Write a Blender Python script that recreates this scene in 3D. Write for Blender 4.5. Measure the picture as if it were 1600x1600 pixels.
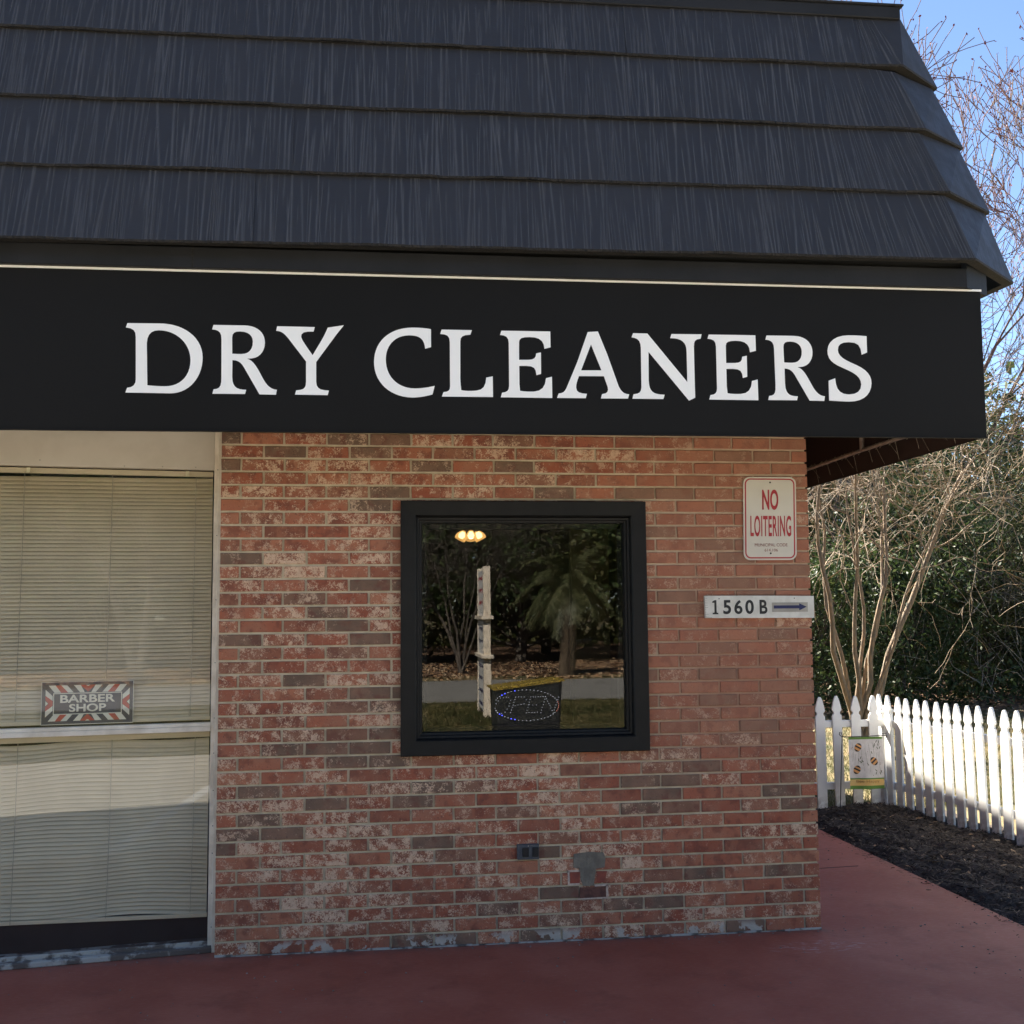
import bpy, math, random
import numpy as np
from mathutils import Vector, Matrix

for _o in list(bpy.data.objects): bpy.data.objects.remove(_o, do_unlink=True)
scene = bpy.context.scene
COL = scene.collection
R = math.radians

# ------------------------------------------------------------------ camera
def camera():
    yaw, pitch, roll = R(7.4432), R(5.1014), R(-0.5034)
    fw = Vector((math.sin(yaw)*math.cos(pitch), math.cos(yaw)*math.cos(pitch), math.sin(pitch)))
    r0 = Vector((math.cos(yaw), -math.sin(yaw), 0)); u0 = r0.cross(fw)
    r = math.cos(roll)*r0 + math.sin(roll)*u0
    u = -math.sin(roll)*r0 + math.cos(roll)*u0
    cd = bpy.data.cameras.new("camera"); cam = bpy.data.objects.new("camera", cd); COL.objects.link(cam)
    M = Matrix((r, u, -fw)).transposed().to_4x4(); M.translation = Vector((-2.3192, -5.6899, 1.6247))
    cam.matrix_world = M
    cd.sensor_fit = 'HORIZONTAL'; cd.sensor_width = 36; cd.lens = 36*1764.89/1600
    cd.clip_start = .05; cd.clip_end = 2000
    scene.camera = cam
camera()

# ------------------------------------------------------------------ daylight
SUN = Vector((-.341, .62, .709)).normalized()
w = bpy.data.worlds.new("World"); scene.world = w; w.use_nodes = True
wn = w.node_tree.nodes; wl = w.node_tree.links; wn.clear()
wo = wn.new('ShaderNodeOutputWorld'); bg = wn.new('ShaderNodeBackground'); sky = wn.new('ShaderNodeTexSky')
sky.sky_type = 'NISHITA'; sky.sun_disc = False
sky.sun_elevation = math.asin(SUN.z); sky.sun_rotation = math.atan2(SUN.x, SUN.y)
sky.air_density = 1.0; sky.dust_density = .05; sky.ozone_density = 1.5; sky.altitude = 3000
bg.inputs[1].default_value = .05
wl.new(sky.outputs[0], bg.inputs[0]); wl.new(bg.outputs[0], wo.inputs[0])
sl = bpy.data.lights.new("sun", 'SUN'); sl.energy = 5.0; sl.angle = R(.55); sl.color = (1, .92, .80)
so = bpy.data.objects.new("sun", sl); COL.objects.link(so)
so.rotation_euler = SUN.to_track_quat('Z', 'Y').to_euler(); so.location = (-8, 14, 18)
scene.view_settings.view_transform = 'Standard'; scene.view_settings.look = 'None'
scene.view_settings.exposure = 2.55; scene.view_settings.gamma = 1
scene.render.engine = 'CYCLES'
scene.cycles.max_bounces = 7; scene.cycles.transparent_max_bounces = 12

# ------------------------------------------------------------------ helpers
class MB:
    def __init__(s): s.v = []; s.f = []; s.m = []; s.a = []
    def add(s, vs, fs, mi=0, at=None):
        n = len(s.v); s.v += [tuple(x) for x in vs]
        for f in fs: s.f.append(tuple(i+n for i in f)); s.m.append(mi)
        s.a += [at or (0, 0, 0)]*len(vs)
    def box(s, x0, x1, y0, y1, z0, z1, mi=0, T=None, b=0, at=None):
        if b:
            xs = (x0, x0+b, x1-b, x1); ys = (y0, y0+b, y1-b, y1); zs = (z0, z0+b, z1-b, z1)
            vs = []; fs = []
            def V(i, j, k): vs.append((xs[i], ys[j], zs[k])); return len(vs)-1
            idx = {}
            for i in (0, 1):
                for j in (0, 1):
                    for k in (0, 1):
                        I, J, K = (1, 2)[i], (1, 2)[j], (1, 2)[k]
                        idx[i, j, k, 'x'] = V((0, 3)[i], J, K); idx[i, j, k, 'y'] = V(I, (0, 3)[j], K); idx[i, j, k, 'z'] = V(I, J, (0, 3)[k])
            for a in (0, 1):
                fs.append([idx[a, 0, 0, 'x'], idx[a, 1, 0, 'x'], idx[a, 1, 1, 'x'], idx[a, 0, 1, 'x']][::1 if a else -1])
                fs.append([idx[0, a, 0, 'y'], idx[1, a, 0, 'y'], idx[1, a, 1, 'y'], idx[0, a, 1, 'y']][::-1 if a else 1])
                fs.append([idx[0, 0, a, 'z'], idx[1, 0, a, 'z'], idx[1, 1, a, 'z'], idx[0, 1, a, 'z']][::1 if a else -1])
            for a in (0, 1):
                for c in (0, 1):
                    fs.append([idx[a, c, 0, 'x'], idx[a, c, 1, 'x'], idx[a, c, 1, 'y'], idx[a, c, 0, 'y']])
                    fs.append([idx[a, 0, c, 'x'], idx[a, 1, c, 'x'], idx[a, 1, c, 'z'], idx[a, 0, c, 'z']])
                    fs.append([idx[0, a, c, 'y'], idx[1, a, c, 'y'], idx[1, a, c, 'z'], idx[0, a, c, 'z']])
                    for d in (0, 1): fs.append([idx[a, c, d, 'x'], idx[a, c, d, 'y'], idx[a, c, d, 'z']])
        else:
            vs = [(x, y, z) for x in (x0, x1) for y in (y0, y1) for z in (z0, z1)]
            fs = [(0, 1, 3, 2), (4, 6, 7, 5), (0, 4, 5, 1), (2, 3, 7, 6), (0, 2, 6, 4), (1, 5, 7, 3)]
        if T: vs = [T(*p) for p in vs]
        s.add(vs, fs, mi, at)
    def quad(s, a, b, c, d, mi=0): s.add([a, b, c, d], [(0, 1, 2, 3)], mi)
    def tube(s, pts, rad, n=6, mi=0, cap=True):
        P = [Vector(p) for p in pts]
        if not hasattr(rad, '__len__'): rad = [rad]*len(P)
        vs = []; fs = []; ref = Vector((0.31, 0.2, 1)).normalized()
        for i, p in enumerate(P):
            d = (P[min(i+1, len(P)-1)]-P[max(i-1, 0)]).normalized()
            if abs(d.dot(ref)) > .95: ref = Vector((1, .1, 0)).normalized()
            a = d.cross(ref).normalized(); b = d.cross(a)
            for k in range(n):
                t = 2*math.pi*k/n; vs.append(p+(a*math.cos(t)+b*math.sin(t))*rad[i])
        for i in range(len(P)-1):
            for k in range(n):
                k2 = (k+1) % n; fs.append((i*n+k, i*n+k2, (i+1)*n+k2, (i+1)*n+k))
        if cap: fs.append(tuple(range(n))[::-1]); fs.append(tuple((len(P)-1)*n+k for k in range(n)))
        s.add(vs, fs, mi)
    def prism(s, pts, y0, y1, mi=0, T=None):     # outline in (x, z), from y0 to y1
        n = len(pts)
        vs = [(x, y0, z) for x, z in pts]+[(x, y1, z) for x, z in pts]
        fs = [tuple(range(n)), tuple(range(2*n-1, n-1, -1))]+[(i, (i+1) % n, n+(i+1) % n, n+i) for i in range(n)]
        if T: vs = [T(*p) for p in vs]
        s.add(vs, fs, mi)
    def build(s, name, mats, parent=None, loc=(0, 0, 0), smooth=False, attr=False):
        me = bpy.data.meshes.new(name)
        L = Vector(parent['_loc']) if parent is not None and '_loc' in parent else Vector(loc)
        V = [(x-L.x, y-L.y, z-L.z) for x, y, z in s.v]
        me.from_pydata(V, [], s.f)
        for m in (mats if isinstance(mats, (list, tuple)) else [mats]): me.materials.append(m)
        if any(s.m): me.polygons.foreach_set('material_index', s.m)
        if smooth: me.polygons.foreach_set('use_smooth', [True]*len(me.polygons))
        if attr:
            A = me.attributes.new('bk', 'FLOAT_COLOR', 'POINT')
            A.data.foreach_set('color', [c for a in s.a for c in (a[0], a[1], a[2], 1)])
        o = bpy.data.objects.new(name, me); COL.objects.link(o)
        if parent is not None: o.parent = parent; o['_loc'] = tuple(L)
        else: o.location = L; o['_loc'] = tuple(L)
        return o

def tag(o, label=None, cat=None, group=None, kind=None):
    if label: o['label'] = label
    if cat: o['category'] = cat
    if group: o['group'] = group
    if kind: o['kind'] = kind
    return o
def thing(name, label, cat, loc=(0, 0, 0), group=None):
    o = bpy.data.objects.new(name, None); COL.objects.link(o); o.location = loc; o['_loc'] = tuple(loc)
    o.empty_display_size = .2
    return tag(o, label, cat, group)

def fast_mesh(name, V, F, mats, parent=None, mi=None, smooth=False):
    """V (n,3) numpy, F (m,k) numpy of equal-sided faces"""
    me = bpy.data.meshes.new(name)
    L = np.array(parent['_loc'] if parent is not None else (0, 0, 0), float)
    V = np.asarray(V, np.float32)-L.astype(np.float32); F = np.asarray(F, np.int32); k = F.shape[1]
    me.vertices.add(len(V)); me.vertices.foreach_set('co', V.ravel())
    me.loops.add(F.size); me.loops.foreach_set('vertex_index', F.ravel())
    me.polygons.add(len(F)); me.polygons.foreach_set('loop_start', np.arange(0, F.size, k, dtype=np.int32))
    try: me.polygons.foreach_set('loop_total', np.full(len(F), k, np.int32))
    except Exception: pass
    for m in (mats if isinstance(mats, (list, tuple)) else [mats]): me.materials.append(m)
    if mi is not None: me.polygons.foreach_set('material_index', np.asarray(mi, np.int32))
    if smooth: me.polygons.foreach_set('use_smooth', np.ones(len(F), bool))
    me.update(calc_edges=True)
    o = bpy.data.objects.new(name, me); COL.objects.link(o)
    if parent is not None: o.parent = parent; o['_loc'] = tuple(parent['_loc'])
    return o

# ---- materials
def srgb(r, g, b):
    f = lambda c: c/12.92 if c <= .04045 else ((c+.055)/1.055)**2.4
    return (f(r/255), f(g/255), f(b/255))
def pieces(boxes, name, m, parent, T=None):
    for bx_ in boxes:
        q = MB(); q.box(*bx_[:6], T=T, b=bx_[6] if len(bx_) > 6 else 0); q.build(name, m, parent)
class NT:
    def __init__(s, name):
        s.mat = bpy.data.materials.new(name); s.mat.use_nodes = True
        s.n = s.mat.node_tree.nodes; s.l = s.mat.node_tree.links; s.n.clear()
        s.out = s.n.new('ShaderNodeOutputMaterial')
    def new(s, t, **kw):
        nd = s.n.new(t)
        for k, v in kw.items(): setattr(nd, k, v)
        return nd
    def link(s, a, b): s.l.new(a, b)
    def val(s, sock, v):
        if hasattr(v, 'is_linked') or hasattr(v, 'links'): s.l.new(v, sock)
        else:
            try: sock.default_value = v
            except Exception: sock.default_value = (*v, 1)
    def math(s, op, a, b=0, c=0, clamp=False):
        m = s.new('ShaderNodeMath', operation=op, use_clamp=clamp)
        s.val(m.inputs[0], a); s.val(m.inputs[1], b); s.val(m.inputs[2], c); return m.outputs[0]
    def mix(s, f, a, b):
        m = s.new('ShaderNodeMix', data_type='RGBA'); s.val(m.inputs[0], f); s.val(m.inputs[6], a); s.val(m.inputs[7], b); return m.outputs[2]
    def coord(s, scale=(1, 1, 1), add=None, kind='Object'):
        t = s.new('ShaderNodeTexCoord').outputs[kind]
        if add is not None:
            a = s.new('ShaderNodeVectorMath', operation='ADD'); s.link(t, a.inputs[0]); s.link(add, a.inputs[1]); t = a.outputs[0]
        mp = s.new('ShaderNodeMapping'); s.link(t, mp.inputs[0]); mp.inputs['Scale'].default_value = scale
        return mp.outputs[0]
    def noise(s, vec, scale, det=4, rough=.55, dist=0):
        n = s.new('ShaderNodeTexNoise'); s.link(vec, n.inputs['Vector'])
        n.inputs['Scale'].default_value = scale; n.inputs['Detail'].default_value = det
        n.inputs['Roughness'].default_value = rough; n.inputs['Distortion'].default_value = dist
        return n.outputs['Fac']
    def ramp(s, f, lo, hi, a=0., b=1.):
        m = s.new('ShaderNodeMapRange'); m.interpolation_type = 'SMOOTHSTEP'
        s.val(m.inputs[0], f); m.inputs[1].default_value = lo; m.inputs[2].default_value = hi
        m.inputs[3].default_value = a; m.inputs[4].default_value = b; return m.outputs[0]
    def bump(s, h, strength=.3, dist=.01):
        b = s.new('ShaderNodeBump'); s.link(h, b.inputs['Height']); b.inputs['Strength'].default_value = strength
        b.inputs['Distance'].default_value = dist; return b.outputs[0]
    def pbsdf(s, col, rough=.6, normal=None, spec=.5, metal=0):
        p = s.new('ShaderNodeBsdfPrincipled'); s.val(p.inputs['Base Color'], col if not isinstance(col, tuple) else (*col, 1))
        s.val(p.inputs['Roughness'], rough); p.inputs['Specular IOR Level'].default_value = spec
        p.inputs['Metallic'].default_value = metal
        if normal is not None: s.link(normal, p.inputs['Normal'])
        s.link(p.outputs[0], s.out.inputs[0]); return p
def mat(name, c1, c2=None, scale=8, rough=.6, bump=0, bscale=None, spec=.4, metal=0, lo=.35, hi=.65, stretch=(1, 1, 1), island=0):
    t = NT(name); c2 = c2 or tuple(x*.8 for x in c1)
    v = t.coord(stretch); n = t.noise(v, scale, 5)
    col = t.mix(t.ramp(n, lo, hi), (*c1, 1), (*c2, 1))
    if island:
        g = t.new('ShaderNodeNewGeometry').outputs['Random Per Island']
        col = t.mix(g, col, t.mix(.65, col, (*c2, 1))) if island == 1 else col
    nb = None
    if bump: nb = t.bump(t.noise(v, bscale or scale*4, 6), bump, .01)
    t.pbsdf(col, rough, nb, spec, metal); return t.mat
def leafmat(name, cols, rough=.45, spec=.5, trans=.25):
    t = NT(name); g = t.new('ShaderNodeNewGeometry').outputs['Random Per Island']
    r = t.new('ShaderNodeValToRGB'); t.link(g, r.inputs[0])
    e = r.color_ramp.elements; e[0].color = (*cols[0], 1); e[1].color = (*cols[-1], 1); e[1].position = 1
    for i, c in enumerate(cols[1:-1], 1): x = e.new(i/(len(cols)-1)); x.color = (*c, 1)
    p = t.pbsdf(r.outputs[0], rough, None, spec)
    if trans:
        tr = t.new('ShaderNodeBsdfTranslucent'); t.link(r.outputs[0], tr.inputs[0])
        m = t.new('ShaderNodeMixShader'); m.inputs[0].default_value = trans
        t.link(p.outputs[0], m.inputs[1]); t.link(tr.outputs[0], m.inputs[2]); t.link(m.outputs[0], t.out.inputs[0])
    return t.mat
def emit(name, c, s):
    t = NT(name); e = t.new('ShaderNodeEmission'); e.inputs[0].default_value = (*c, 1); e.inputs[1].default_value = s
    t.link(e.outputs[0], t.out.inputs[0]); return t.mat
def glass(name, boost=1.9, base=.03, tint=(.86, .88, .84)):
    t = NT(name); f = t.new('ShaderNodeFresnel'); f.inputs[0].default_value = 1.5
    fac = t.math('ADD', t.math('MULTIPLY', f.outputs[0], boost), base, clamp=True)
    a = t.new('ShaderNodeBsdfTransparent'); a.inputs[0].default_value = (*tint, 1)
    g = t.new('ShaderNodeBsdfGlossy'); g.inputs['Roughness'].default_value = 0.0
    nb = t.bump(t.noise(t.coord(), 1.3, 1), .05, .01); t.link(nb, g.inputs['Normal'])
    m = t.new('ShaderNodeMixShader'); t.link(fac, m.inputs[0]); t.link(a.outputs[0], m.inputs[1]); t.link(g.outputs[0], m.inputs[2])
    t.link(m.outputs[0], t.out.inputs[0]); return t.mat

def brick_material():
    t = NT("mottled_brick")
    at = t.new('ShaderNodeAttribute', attribute_name='bk'); sp = t.new('ShaderNodeSeparateColor'); t.link(at.outputs['Color'], sp.inputs[0])
    tone, amt, seed = sp.outputs[0], sp.outputs[1], sp.outputs[2]
    off = t.new('ShaderNodeCombineXYZ'); t.link(t.math('MULTIPLY', seed, 60), off.inputs[0]); t.link(t.math('MULTIPLY', seed, 23), off.inputs[1]); t.link(t.math('MULTIPLY', seed, 91), off.inputs[2])
    v = t.coord(add=off.outputs[0])
    rp = t.new('ShaderNodeValToRGB'); t.link(tone, rp.inputs[0]); e = rp.color_ramp.elements
    e[0].position = 0; e[0].color = (.15, .098, .068, 1); e[1].position = 1; e[1].color = (.43, .17, .095, 1)
    for p_, c in ((.13, (.185, .115, .078)), (.2, (.28, .115, .068)), (.45, (.305, .088, .05)), (.7, (.38, .125, .07))): x = e.new(p_); x.color = (*c, 1)
    base = rp.outputs[0]
    n1 = t.noise(v, 9, 3); base = t.mix(t.ramp(n1, .35, .72, 0, .45), base, (.36, .19, .12, 1))
    n5 = t.noise(v, 16, 2); base = t.mix(t.ramp(n5, .5, .66, 0, .6), base, (.17, .06, .042, 1))
    n2 = t.noise(v, 85, 8, .7, 1.4); n3 = t.noise(v, 20, 2)
    m = t.math('ADD', n2, t.math('MULTIPLY', t.math('SUBTRACT', n3, .5), .6))
    m = t.math('ADD', m, t.math('MULTIPLY', t.math('SUBTRACT', amt, .5), .22))
    k = t.ramp(m, .548, .575)
    cream = t.mix(t.noise(v, 60, 3), (.48, .29, .18, 1), (.86, .64, .45, 1))
    col = t.mix(t.math('MULTIPLY', k, t.ramp(amt, .1, .75, .4, .95)), base, cream)
    # dark pits
    n4 = t.noise(v, 120, 3); col = t.mix(t.ramp(n4, .62, .68, 0, .75), col, (.10, .055, .045, 1))
    # leftover grey paint along the foot of the wall
    z = t.new('ShaderNodeSeparateXYZ'); t.link(t.coord(), z.inputs[0])
    n6 = t.noise(t.coord(), 7, 5, .6)
    pm = t.math('MULTIPLY', t.ramp(z.outputs[2], .035, .075, 1, 0), t.ramp(n6, .545, .57))
    col = t.mix(t.math('MULTIPLY', pm, .85), col, t.mix(t.noise(t.coord(), 30), (.36, .33, .28, 1), (.60, .54, .46, 1)))
    # warm wash smeared over the right of the wall
    msk = t.math('MULTIPLY', t.ramp(z.outputs[0], -1.25, -.65), t.math('MULTIPLY', t.ramp(z.outputs[2], .75, 1.05), .45))
    col = t.mix(msk, col, (.37, .175, .108, 1))
    h = t.math('ADD', t.noise(v, 90, 5), t.math('ADD', t.math('MULTIPLY', n2, .7), t.math('MULTIPLY', k, .25)))
    t.pbsdf(col, .88, t.bump(h, .5, .004), .25); return t.mat
def mortar_material():
    t = NT("sandy_mortar"); v = t.coord()
    n = t.noise(v, 14, 5); col = t.mix(t.ramp(n, .35, .65), (.48, .405, .28, 1), (.60, .51, .36, 1))
    z = t.new('ShaderNodeSeparateXYZ'); t.link(v, z.inputs[0])
    msk = t.math('MULTIPLY', t.ramp(z.outputs[0], -1.2, -.5), t.ramp(z.outputs[2], .6, 1.0))
    msk = t.math('MULTIPLY', msk, t.ramp(z.outputs[2], 1.35, 2.3, .75, .35))
    col = t.mix(msk, col, (.36, .165, .105, 1))
    t.pbsdf(col, .95, t.bump(t.noise(v, 220, 4), .5, .003), .2); return t.mat
def shingle_material():
    t = NT("embossed_roof_panel")
    at = t.new('ShaderNodeAttribute', attribute_name='bk'); sp = t.new('ShaderNodeSeparateColor'); t.link(at.outputs['Color'], sp.inputs[0])
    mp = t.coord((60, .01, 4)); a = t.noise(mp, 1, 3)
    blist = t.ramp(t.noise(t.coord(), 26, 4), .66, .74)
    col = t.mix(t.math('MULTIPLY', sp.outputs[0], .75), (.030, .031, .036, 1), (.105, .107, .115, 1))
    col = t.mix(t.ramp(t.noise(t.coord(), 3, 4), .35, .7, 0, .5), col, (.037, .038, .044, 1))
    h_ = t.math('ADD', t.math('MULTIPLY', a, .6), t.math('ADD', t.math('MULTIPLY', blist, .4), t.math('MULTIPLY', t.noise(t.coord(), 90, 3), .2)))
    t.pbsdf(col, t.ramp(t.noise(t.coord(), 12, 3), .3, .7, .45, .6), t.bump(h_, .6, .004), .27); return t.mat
def slab_material():
    t = NT("red_painted_concrete"); v = t.coord()
    n = t.noise(v, 1.6, 5); col = t.mix(t.ramp(n, .35, .7), (.345, .092, .056, 1), (.42, .135, .088, 1))
    n2 = t.noise(t.coord((1, 2.5, 1)), 26, 6, .65); col = t.mix(t.ramp(n2, .52, .72, 0, .45), col, (.36, .17, .14, 1)); n9 = t.noise(v, 4, 6, .7); col = t.mix(t.ramp(n9, .5, .68, 0, .5), col, (.25, .072, .046, 1))
    n3 = t.noise(v, 70, 3); col = t.mix(t.ramp(n3, .74, .77, 0, .8), col, (.55, .45, .42, 1))
    # scuffed paint near the corner
    z = t.new('ShaderNodeSeparateXYZ'); t.link(v, z.inputs[0])
    d = t.math('ADD', t.math('POWER', t.math('DIVIDE', t.math('SUBTRACT', z.outputs[0], -.12), .33), 2), t.math('POWER', t.math('DIVIDE', t.math('ADD', z.outputs[1], .28), .12), 2))
    sc = t.math('MULTIPLY', t.ramp(d, .2, 1, 1, 0), t.ramp(t.noise(t.coord((1, 3, 1)), 15, 6, .7), .52, .62))
    col = t.mix(t.math('MULTIPLY', sc, .5), col, (.50, .40, .38, 1))
    # grime against the wall foot
    gr = t.math('MULTIPLY', t.ramp(z.outputs[1], -.10, 0, 0, 1), t.ramp(t.noise(v, 18, 5), .4, .6, .3, .9))
    gr = t.math('MULTIPLY', gr, t.ramp(z.outputs[0], .0, .06, 1, 0))
    col = t.mix(t.math('MULTIPLY', gr, .5), col, (.13, .10, .09, 1))
    h = t.math('ADD', t.noise(v, 5, 3), t.math('MULTIPLY', t.noise(v, 160, 4), .12))
    t.pbsdf(col, t.ramp(n2, .3, .7, .5, .7), t.bump(h, .35, .006), .22); return t.mat

M = {}
M['brick'] = brick_material(); M['mortar'] = mortar_material(); M['shingle'] = shingle_material(); M['slab'] = slab_material()
M['lip'] = mat('weathered_lip', (.009, .0085, .008), (.022, .019, .016), 60, .8, .4, 120)
M['black_metal'] = mat('black_sheet', (.0068, .0064, .0058), (.0085, .008, .0075), 1.2, .6, .04, 30, .16)
M['fascia'] = mat('fascia_paint', (.014, .015, .017), (.019, .020, .023), 3, .6, .1, 40, .22)
M['vinyl'] = mat('white_vinyl_letter', (.93, .92, .885), (.91, .90, .865), 5, .35)
M['brown'] = mat('brown_soffit_fabric', (.022, .013, .011), (.036, .019, .015), 2.2, .8, .1, 90)
M['dark'] = mat('dark_soffit', (.02, .018, .017), (.03, .026, .024), 3, .9)
M['galv'] = mat('galvanised_tube', (.42, .36, .30), (.30, .25, .21), 20, .5, .1, 60, .5, .3)
M['casing'] = mat('black_window_paint', (.0055, .0055, .005), (.0085, .008, .0075), 14, .5, .12, 60, .25)
M['cream_panel'] = mat('beige_panel', (.62, .56, .47), (.57, .51, .42), 6, .6, .05)
M['white_frame'] = mat('white_frame_paint', (.84, .75, .62), (.66, .575, .46), 9, .5, .1)
M['blind'] = mat('cream_blind', (.66, .575, .41), (.60, .52, .37), 5, .5, .03)
M['cord'] = mat('blind_cord', (.38, .35, .27), None, 9, .8)
M['brass'] = mat('pale_clip', (.8, .76, .55), None, 9, .4)
M['sill'] = mat('flaking_sill', (.40, .37, .33), (.12, .095, .08), 11, .8, .5, 40, lo=.46, hi=.56)
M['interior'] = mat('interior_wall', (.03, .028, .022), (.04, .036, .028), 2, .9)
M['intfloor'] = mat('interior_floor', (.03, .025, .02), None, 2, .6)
M['glass'] = glass('window_glass', 1.5, .015, (.74, .76, .72)); M['glass2'] = glass('storefront_glass', 1.8, .0, (.95, .94, .92))
def fence_mat():
    t = NT('fence_vinyl'); v = t.coord(); z = t.new('ShaderNodeSeparateXYZ'); t.link(v, z.inputs[0]); n = t.noise(t.coord(kind='Object'), 22, 5)
    col = t.mix(t.noise(v, 6, 4), (.86, .855, .83, 1), (.80, .795, .77, 1))
    d = t.math('MULTIPLY', t.ramp(z.outputs[2], .02, .16, 1, 0), t.ramp(n, .38, .62)); col = t.mix(t.math('MULTIPLY', d, .6), col, (.28, .23, .18, 1))
    t.pbsdf(col, .42, t.bump(n, .05, .01), .4); return t.mat
M['white'] = fence_mat()
M['signwhite'] = mat('sign_sheet', (.66, .61, .51), (.61, .56, .47), 3, .4)
M['signred'] = mat('sign_red', (.42, .035, .045), (.40, .03, .035), 9, .4)
M['screw'] = mat('rusty_screw', (.05, .035, .02), None, 30, .6)
M['board'] = mat('painted_board', (.70, .67, .60), (.60, .57, .50), 20, .6, .15, 60)
M['boardedge'] = mat('worn_board_edge', (.45, .43, .38), (.25, .24, .21), 40, .8, .3)
M['ink'] = mat('black_ink', (.015, .015, .017), None, 9, .5)
M['navy'] = mat('navy_paint', (.018, .022, .10), None, 9, .5)
M['tape'] = mat('taupe_backing', (.40, .37, .31), None, 9, .6)
M['bs_navy'] = mat('barber_navy', (.03, .04, .075), (.05, .055, .07), 12, .3)
M['bs_red'] = mat('barber_red', (.50, .07, .05), (.42, .06, .05), 14, .3)
M['bs_white'] = mat('barber_white', (.72, .72, .62), (.66, .66, .56), 14, .3)
M['outlet'] = mat('grey_outlet_cover', (.06, .065, .075), (.09, .095, .10), 30, .5, .2, 80)
M['patch'] = mat('cement_patch', (.22, .19, .145), (.15, .13, .10), 16, .95, .5, 90)
M['redpaint'] = mat('fresh_red_brick', (.30, .075, .045), (.22, .06, .04), 30, .8, .3)
M['darkbrick'] = mat('dark_raw_brick', (.10, .045, .035), (.16, .07, .05), 40, .9, .5)
M['oldmortar'] = mat('pale_old_mortar', (.62, .50, .40), (.50, .38, .30), 60, .95, .6, 120)
M['ground'] = mat('winter_lawn', (.20, .15, .075), (.07, .07, .028), 1.6, .95, .6, 50)
M['bounce_paving'] = mat('bounce_paving', (.46, .425, .36), (.54, .50, .425), 8, .95, .5, 200)  # paved lot made paler and warmer to bounce light onto the shaded front
M['road'] = mat('pale_road', (.24, .235, .22), (.19, .185, .17), 2, .95, .3, 100)
M['litter'] = mat('leaf_litter', (.22, .12, .07), (.10, .07, .045), 5, .95, .6, 40)
M['mulch'] = mat('dark_mulch_soil', (.030, .022, .018), (.055, .042, .034), 18, .95, .9, 60)
M['chip'] = leafmat('mulch_chip', [(.022, .016, .012), (.045, .034, .026), (.085, .066, .05), (.19, .15, .115)], .85, .2, 0)
M['leafdry'] = leafmat('dry_leaf', [(.30, .17, .09), (.42, .28, .16), (.5, .38, .25)], .8, .2, 0)
def grass_mat():
    t = NT('grass_blade'); g = t.new('ShaderNodeNewGeometry').outputs['Random Per Island']; v = t.coord()
    a = t.mix(g, (.06, .075, .02, 1), (.21, .18, .08, 1)); n = t.noise(v, .9, 4, .6); n2 = t.noise(v, 5, 4, .6)
    c = t.mix(t.ramp(n, .4, .62), a, (.05, .065, .02, 1)); c = t.mix(t.ramp(n2, .48, .66, 0, .8), c, (.30, .235, .12, 1))
    p = t.pbsdf(c, .7, None, .3); tr = t.new('ShaderNodeBsdfTranslucent'); t.link(c, tr.inputs[0]); m = t.new('ShaderNodeMixShader'); m.inputs[0].default_value = .3
    t.link(p.outputs[0], m.inputs[1]); t.link(tr.outputs[0], m.inputs[2]); t.link(m.outputs[0], t.out.inputs[0]); return t.mat
M['grass'] = grass_mat()
M['myrtle'] = mat('myrtle_bark', (.30, .21, .13), (.14, .12, .09), 14, .8, .4, 40, stretch=(3, 3, .6))
M['pale_bark'] = mat('pale_bark', (.30, .26, .20), (.18, .155, .12), 9, .85, .2)
M['dark_bark'] = mat('dark_bark', (.07, .058, .048), (.13, .11, .09), 7, .9, .3)
M['red_twig'] = mat('reddish_twig', (.20, .12, .10), (.13, .08, .07), 9, .85)
M['bud'] = leafmat('red_bud', [(.12, .02, .02), (.24, .05, .04)], .7, .3, 0)
M['ever'] = leafmat('evergreen_leaf', [(.018, .035, .012), (.035, .06, .018), (.05, .08, .025), (.09, .115, .04)], .55, .3, .25)
M['ever2'] = leafmat('olive_leaf', [(.03, .04, .012), (.06, .07, .02), (.09, .095, .035), (.14, .13, .06)], .58, .28, .25)
M['palm'] = leafmat('palm_leaf', [(.05, .065, .025), (.09, .105, .04), (.18, .17, .085)], .5, .5, .2)
M['palmtrunk'] = mat('palm_trunk', (.10, .075, .05), (.16, .12, .08), 12, .9, .6)
M['bin'] = mat('black_bin_plastic', (.012, .013, .015), None, 9, .5)
M['yellow'] = mat('yellow_lid', (.42, .30, .05), (.16, .11, .02), 20, .5)
def shade_mat():
    t = NT('lamp_shade_glow'); e = t.new('ShaderNodeEmission'); e.inputs[0].default_value = (1, .50, .14, 1); e.inputs[1].default_value = .24
    tr = t.new('ShaderNodeBsdfTransparent'); m = t.new('ShaderNodeMixShader'); m.inputs[0].default_value = .35; t.link(e.outputs[0], m.inputs[1]); t.link(tr.outputs[0], m.inputs[2]); t.link(m.outputs[0], t.out.inputs[0]); return t.mat
M['shadeglow'] = shade_mat(); M['bulb'] = emit('bulb_glow', (1, .78, .40), 1.1)
M['led'] = emit('led_white', (.75, .78, .9), .5); M['led_blue'] = emit('led_blue', (.08, .10, 1), .6); M['led_red'] = emit('led_red', (1, .3, .2), .3)
M['gold'] = mat('gold_tinsel', (.75, .55, .15), (.4, .28, .05), 90, .3, .8, 120, .5, .8)
M['green'] = mat('flag_green', (.13, .26, .05), None, 9, .8)
M['flagwhite'] = mat('flag_cloth', (.66, .63, .62), (.58, .55, .54), 30, .9, .1)
M['flagorange'] = mat('flag_orange', (.72, .45, .15), (.65, .5, .22), 8, .9)
M['orange'] = mat('bee_orange', (.72, .36, .14), None, 9, .8)

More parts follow.
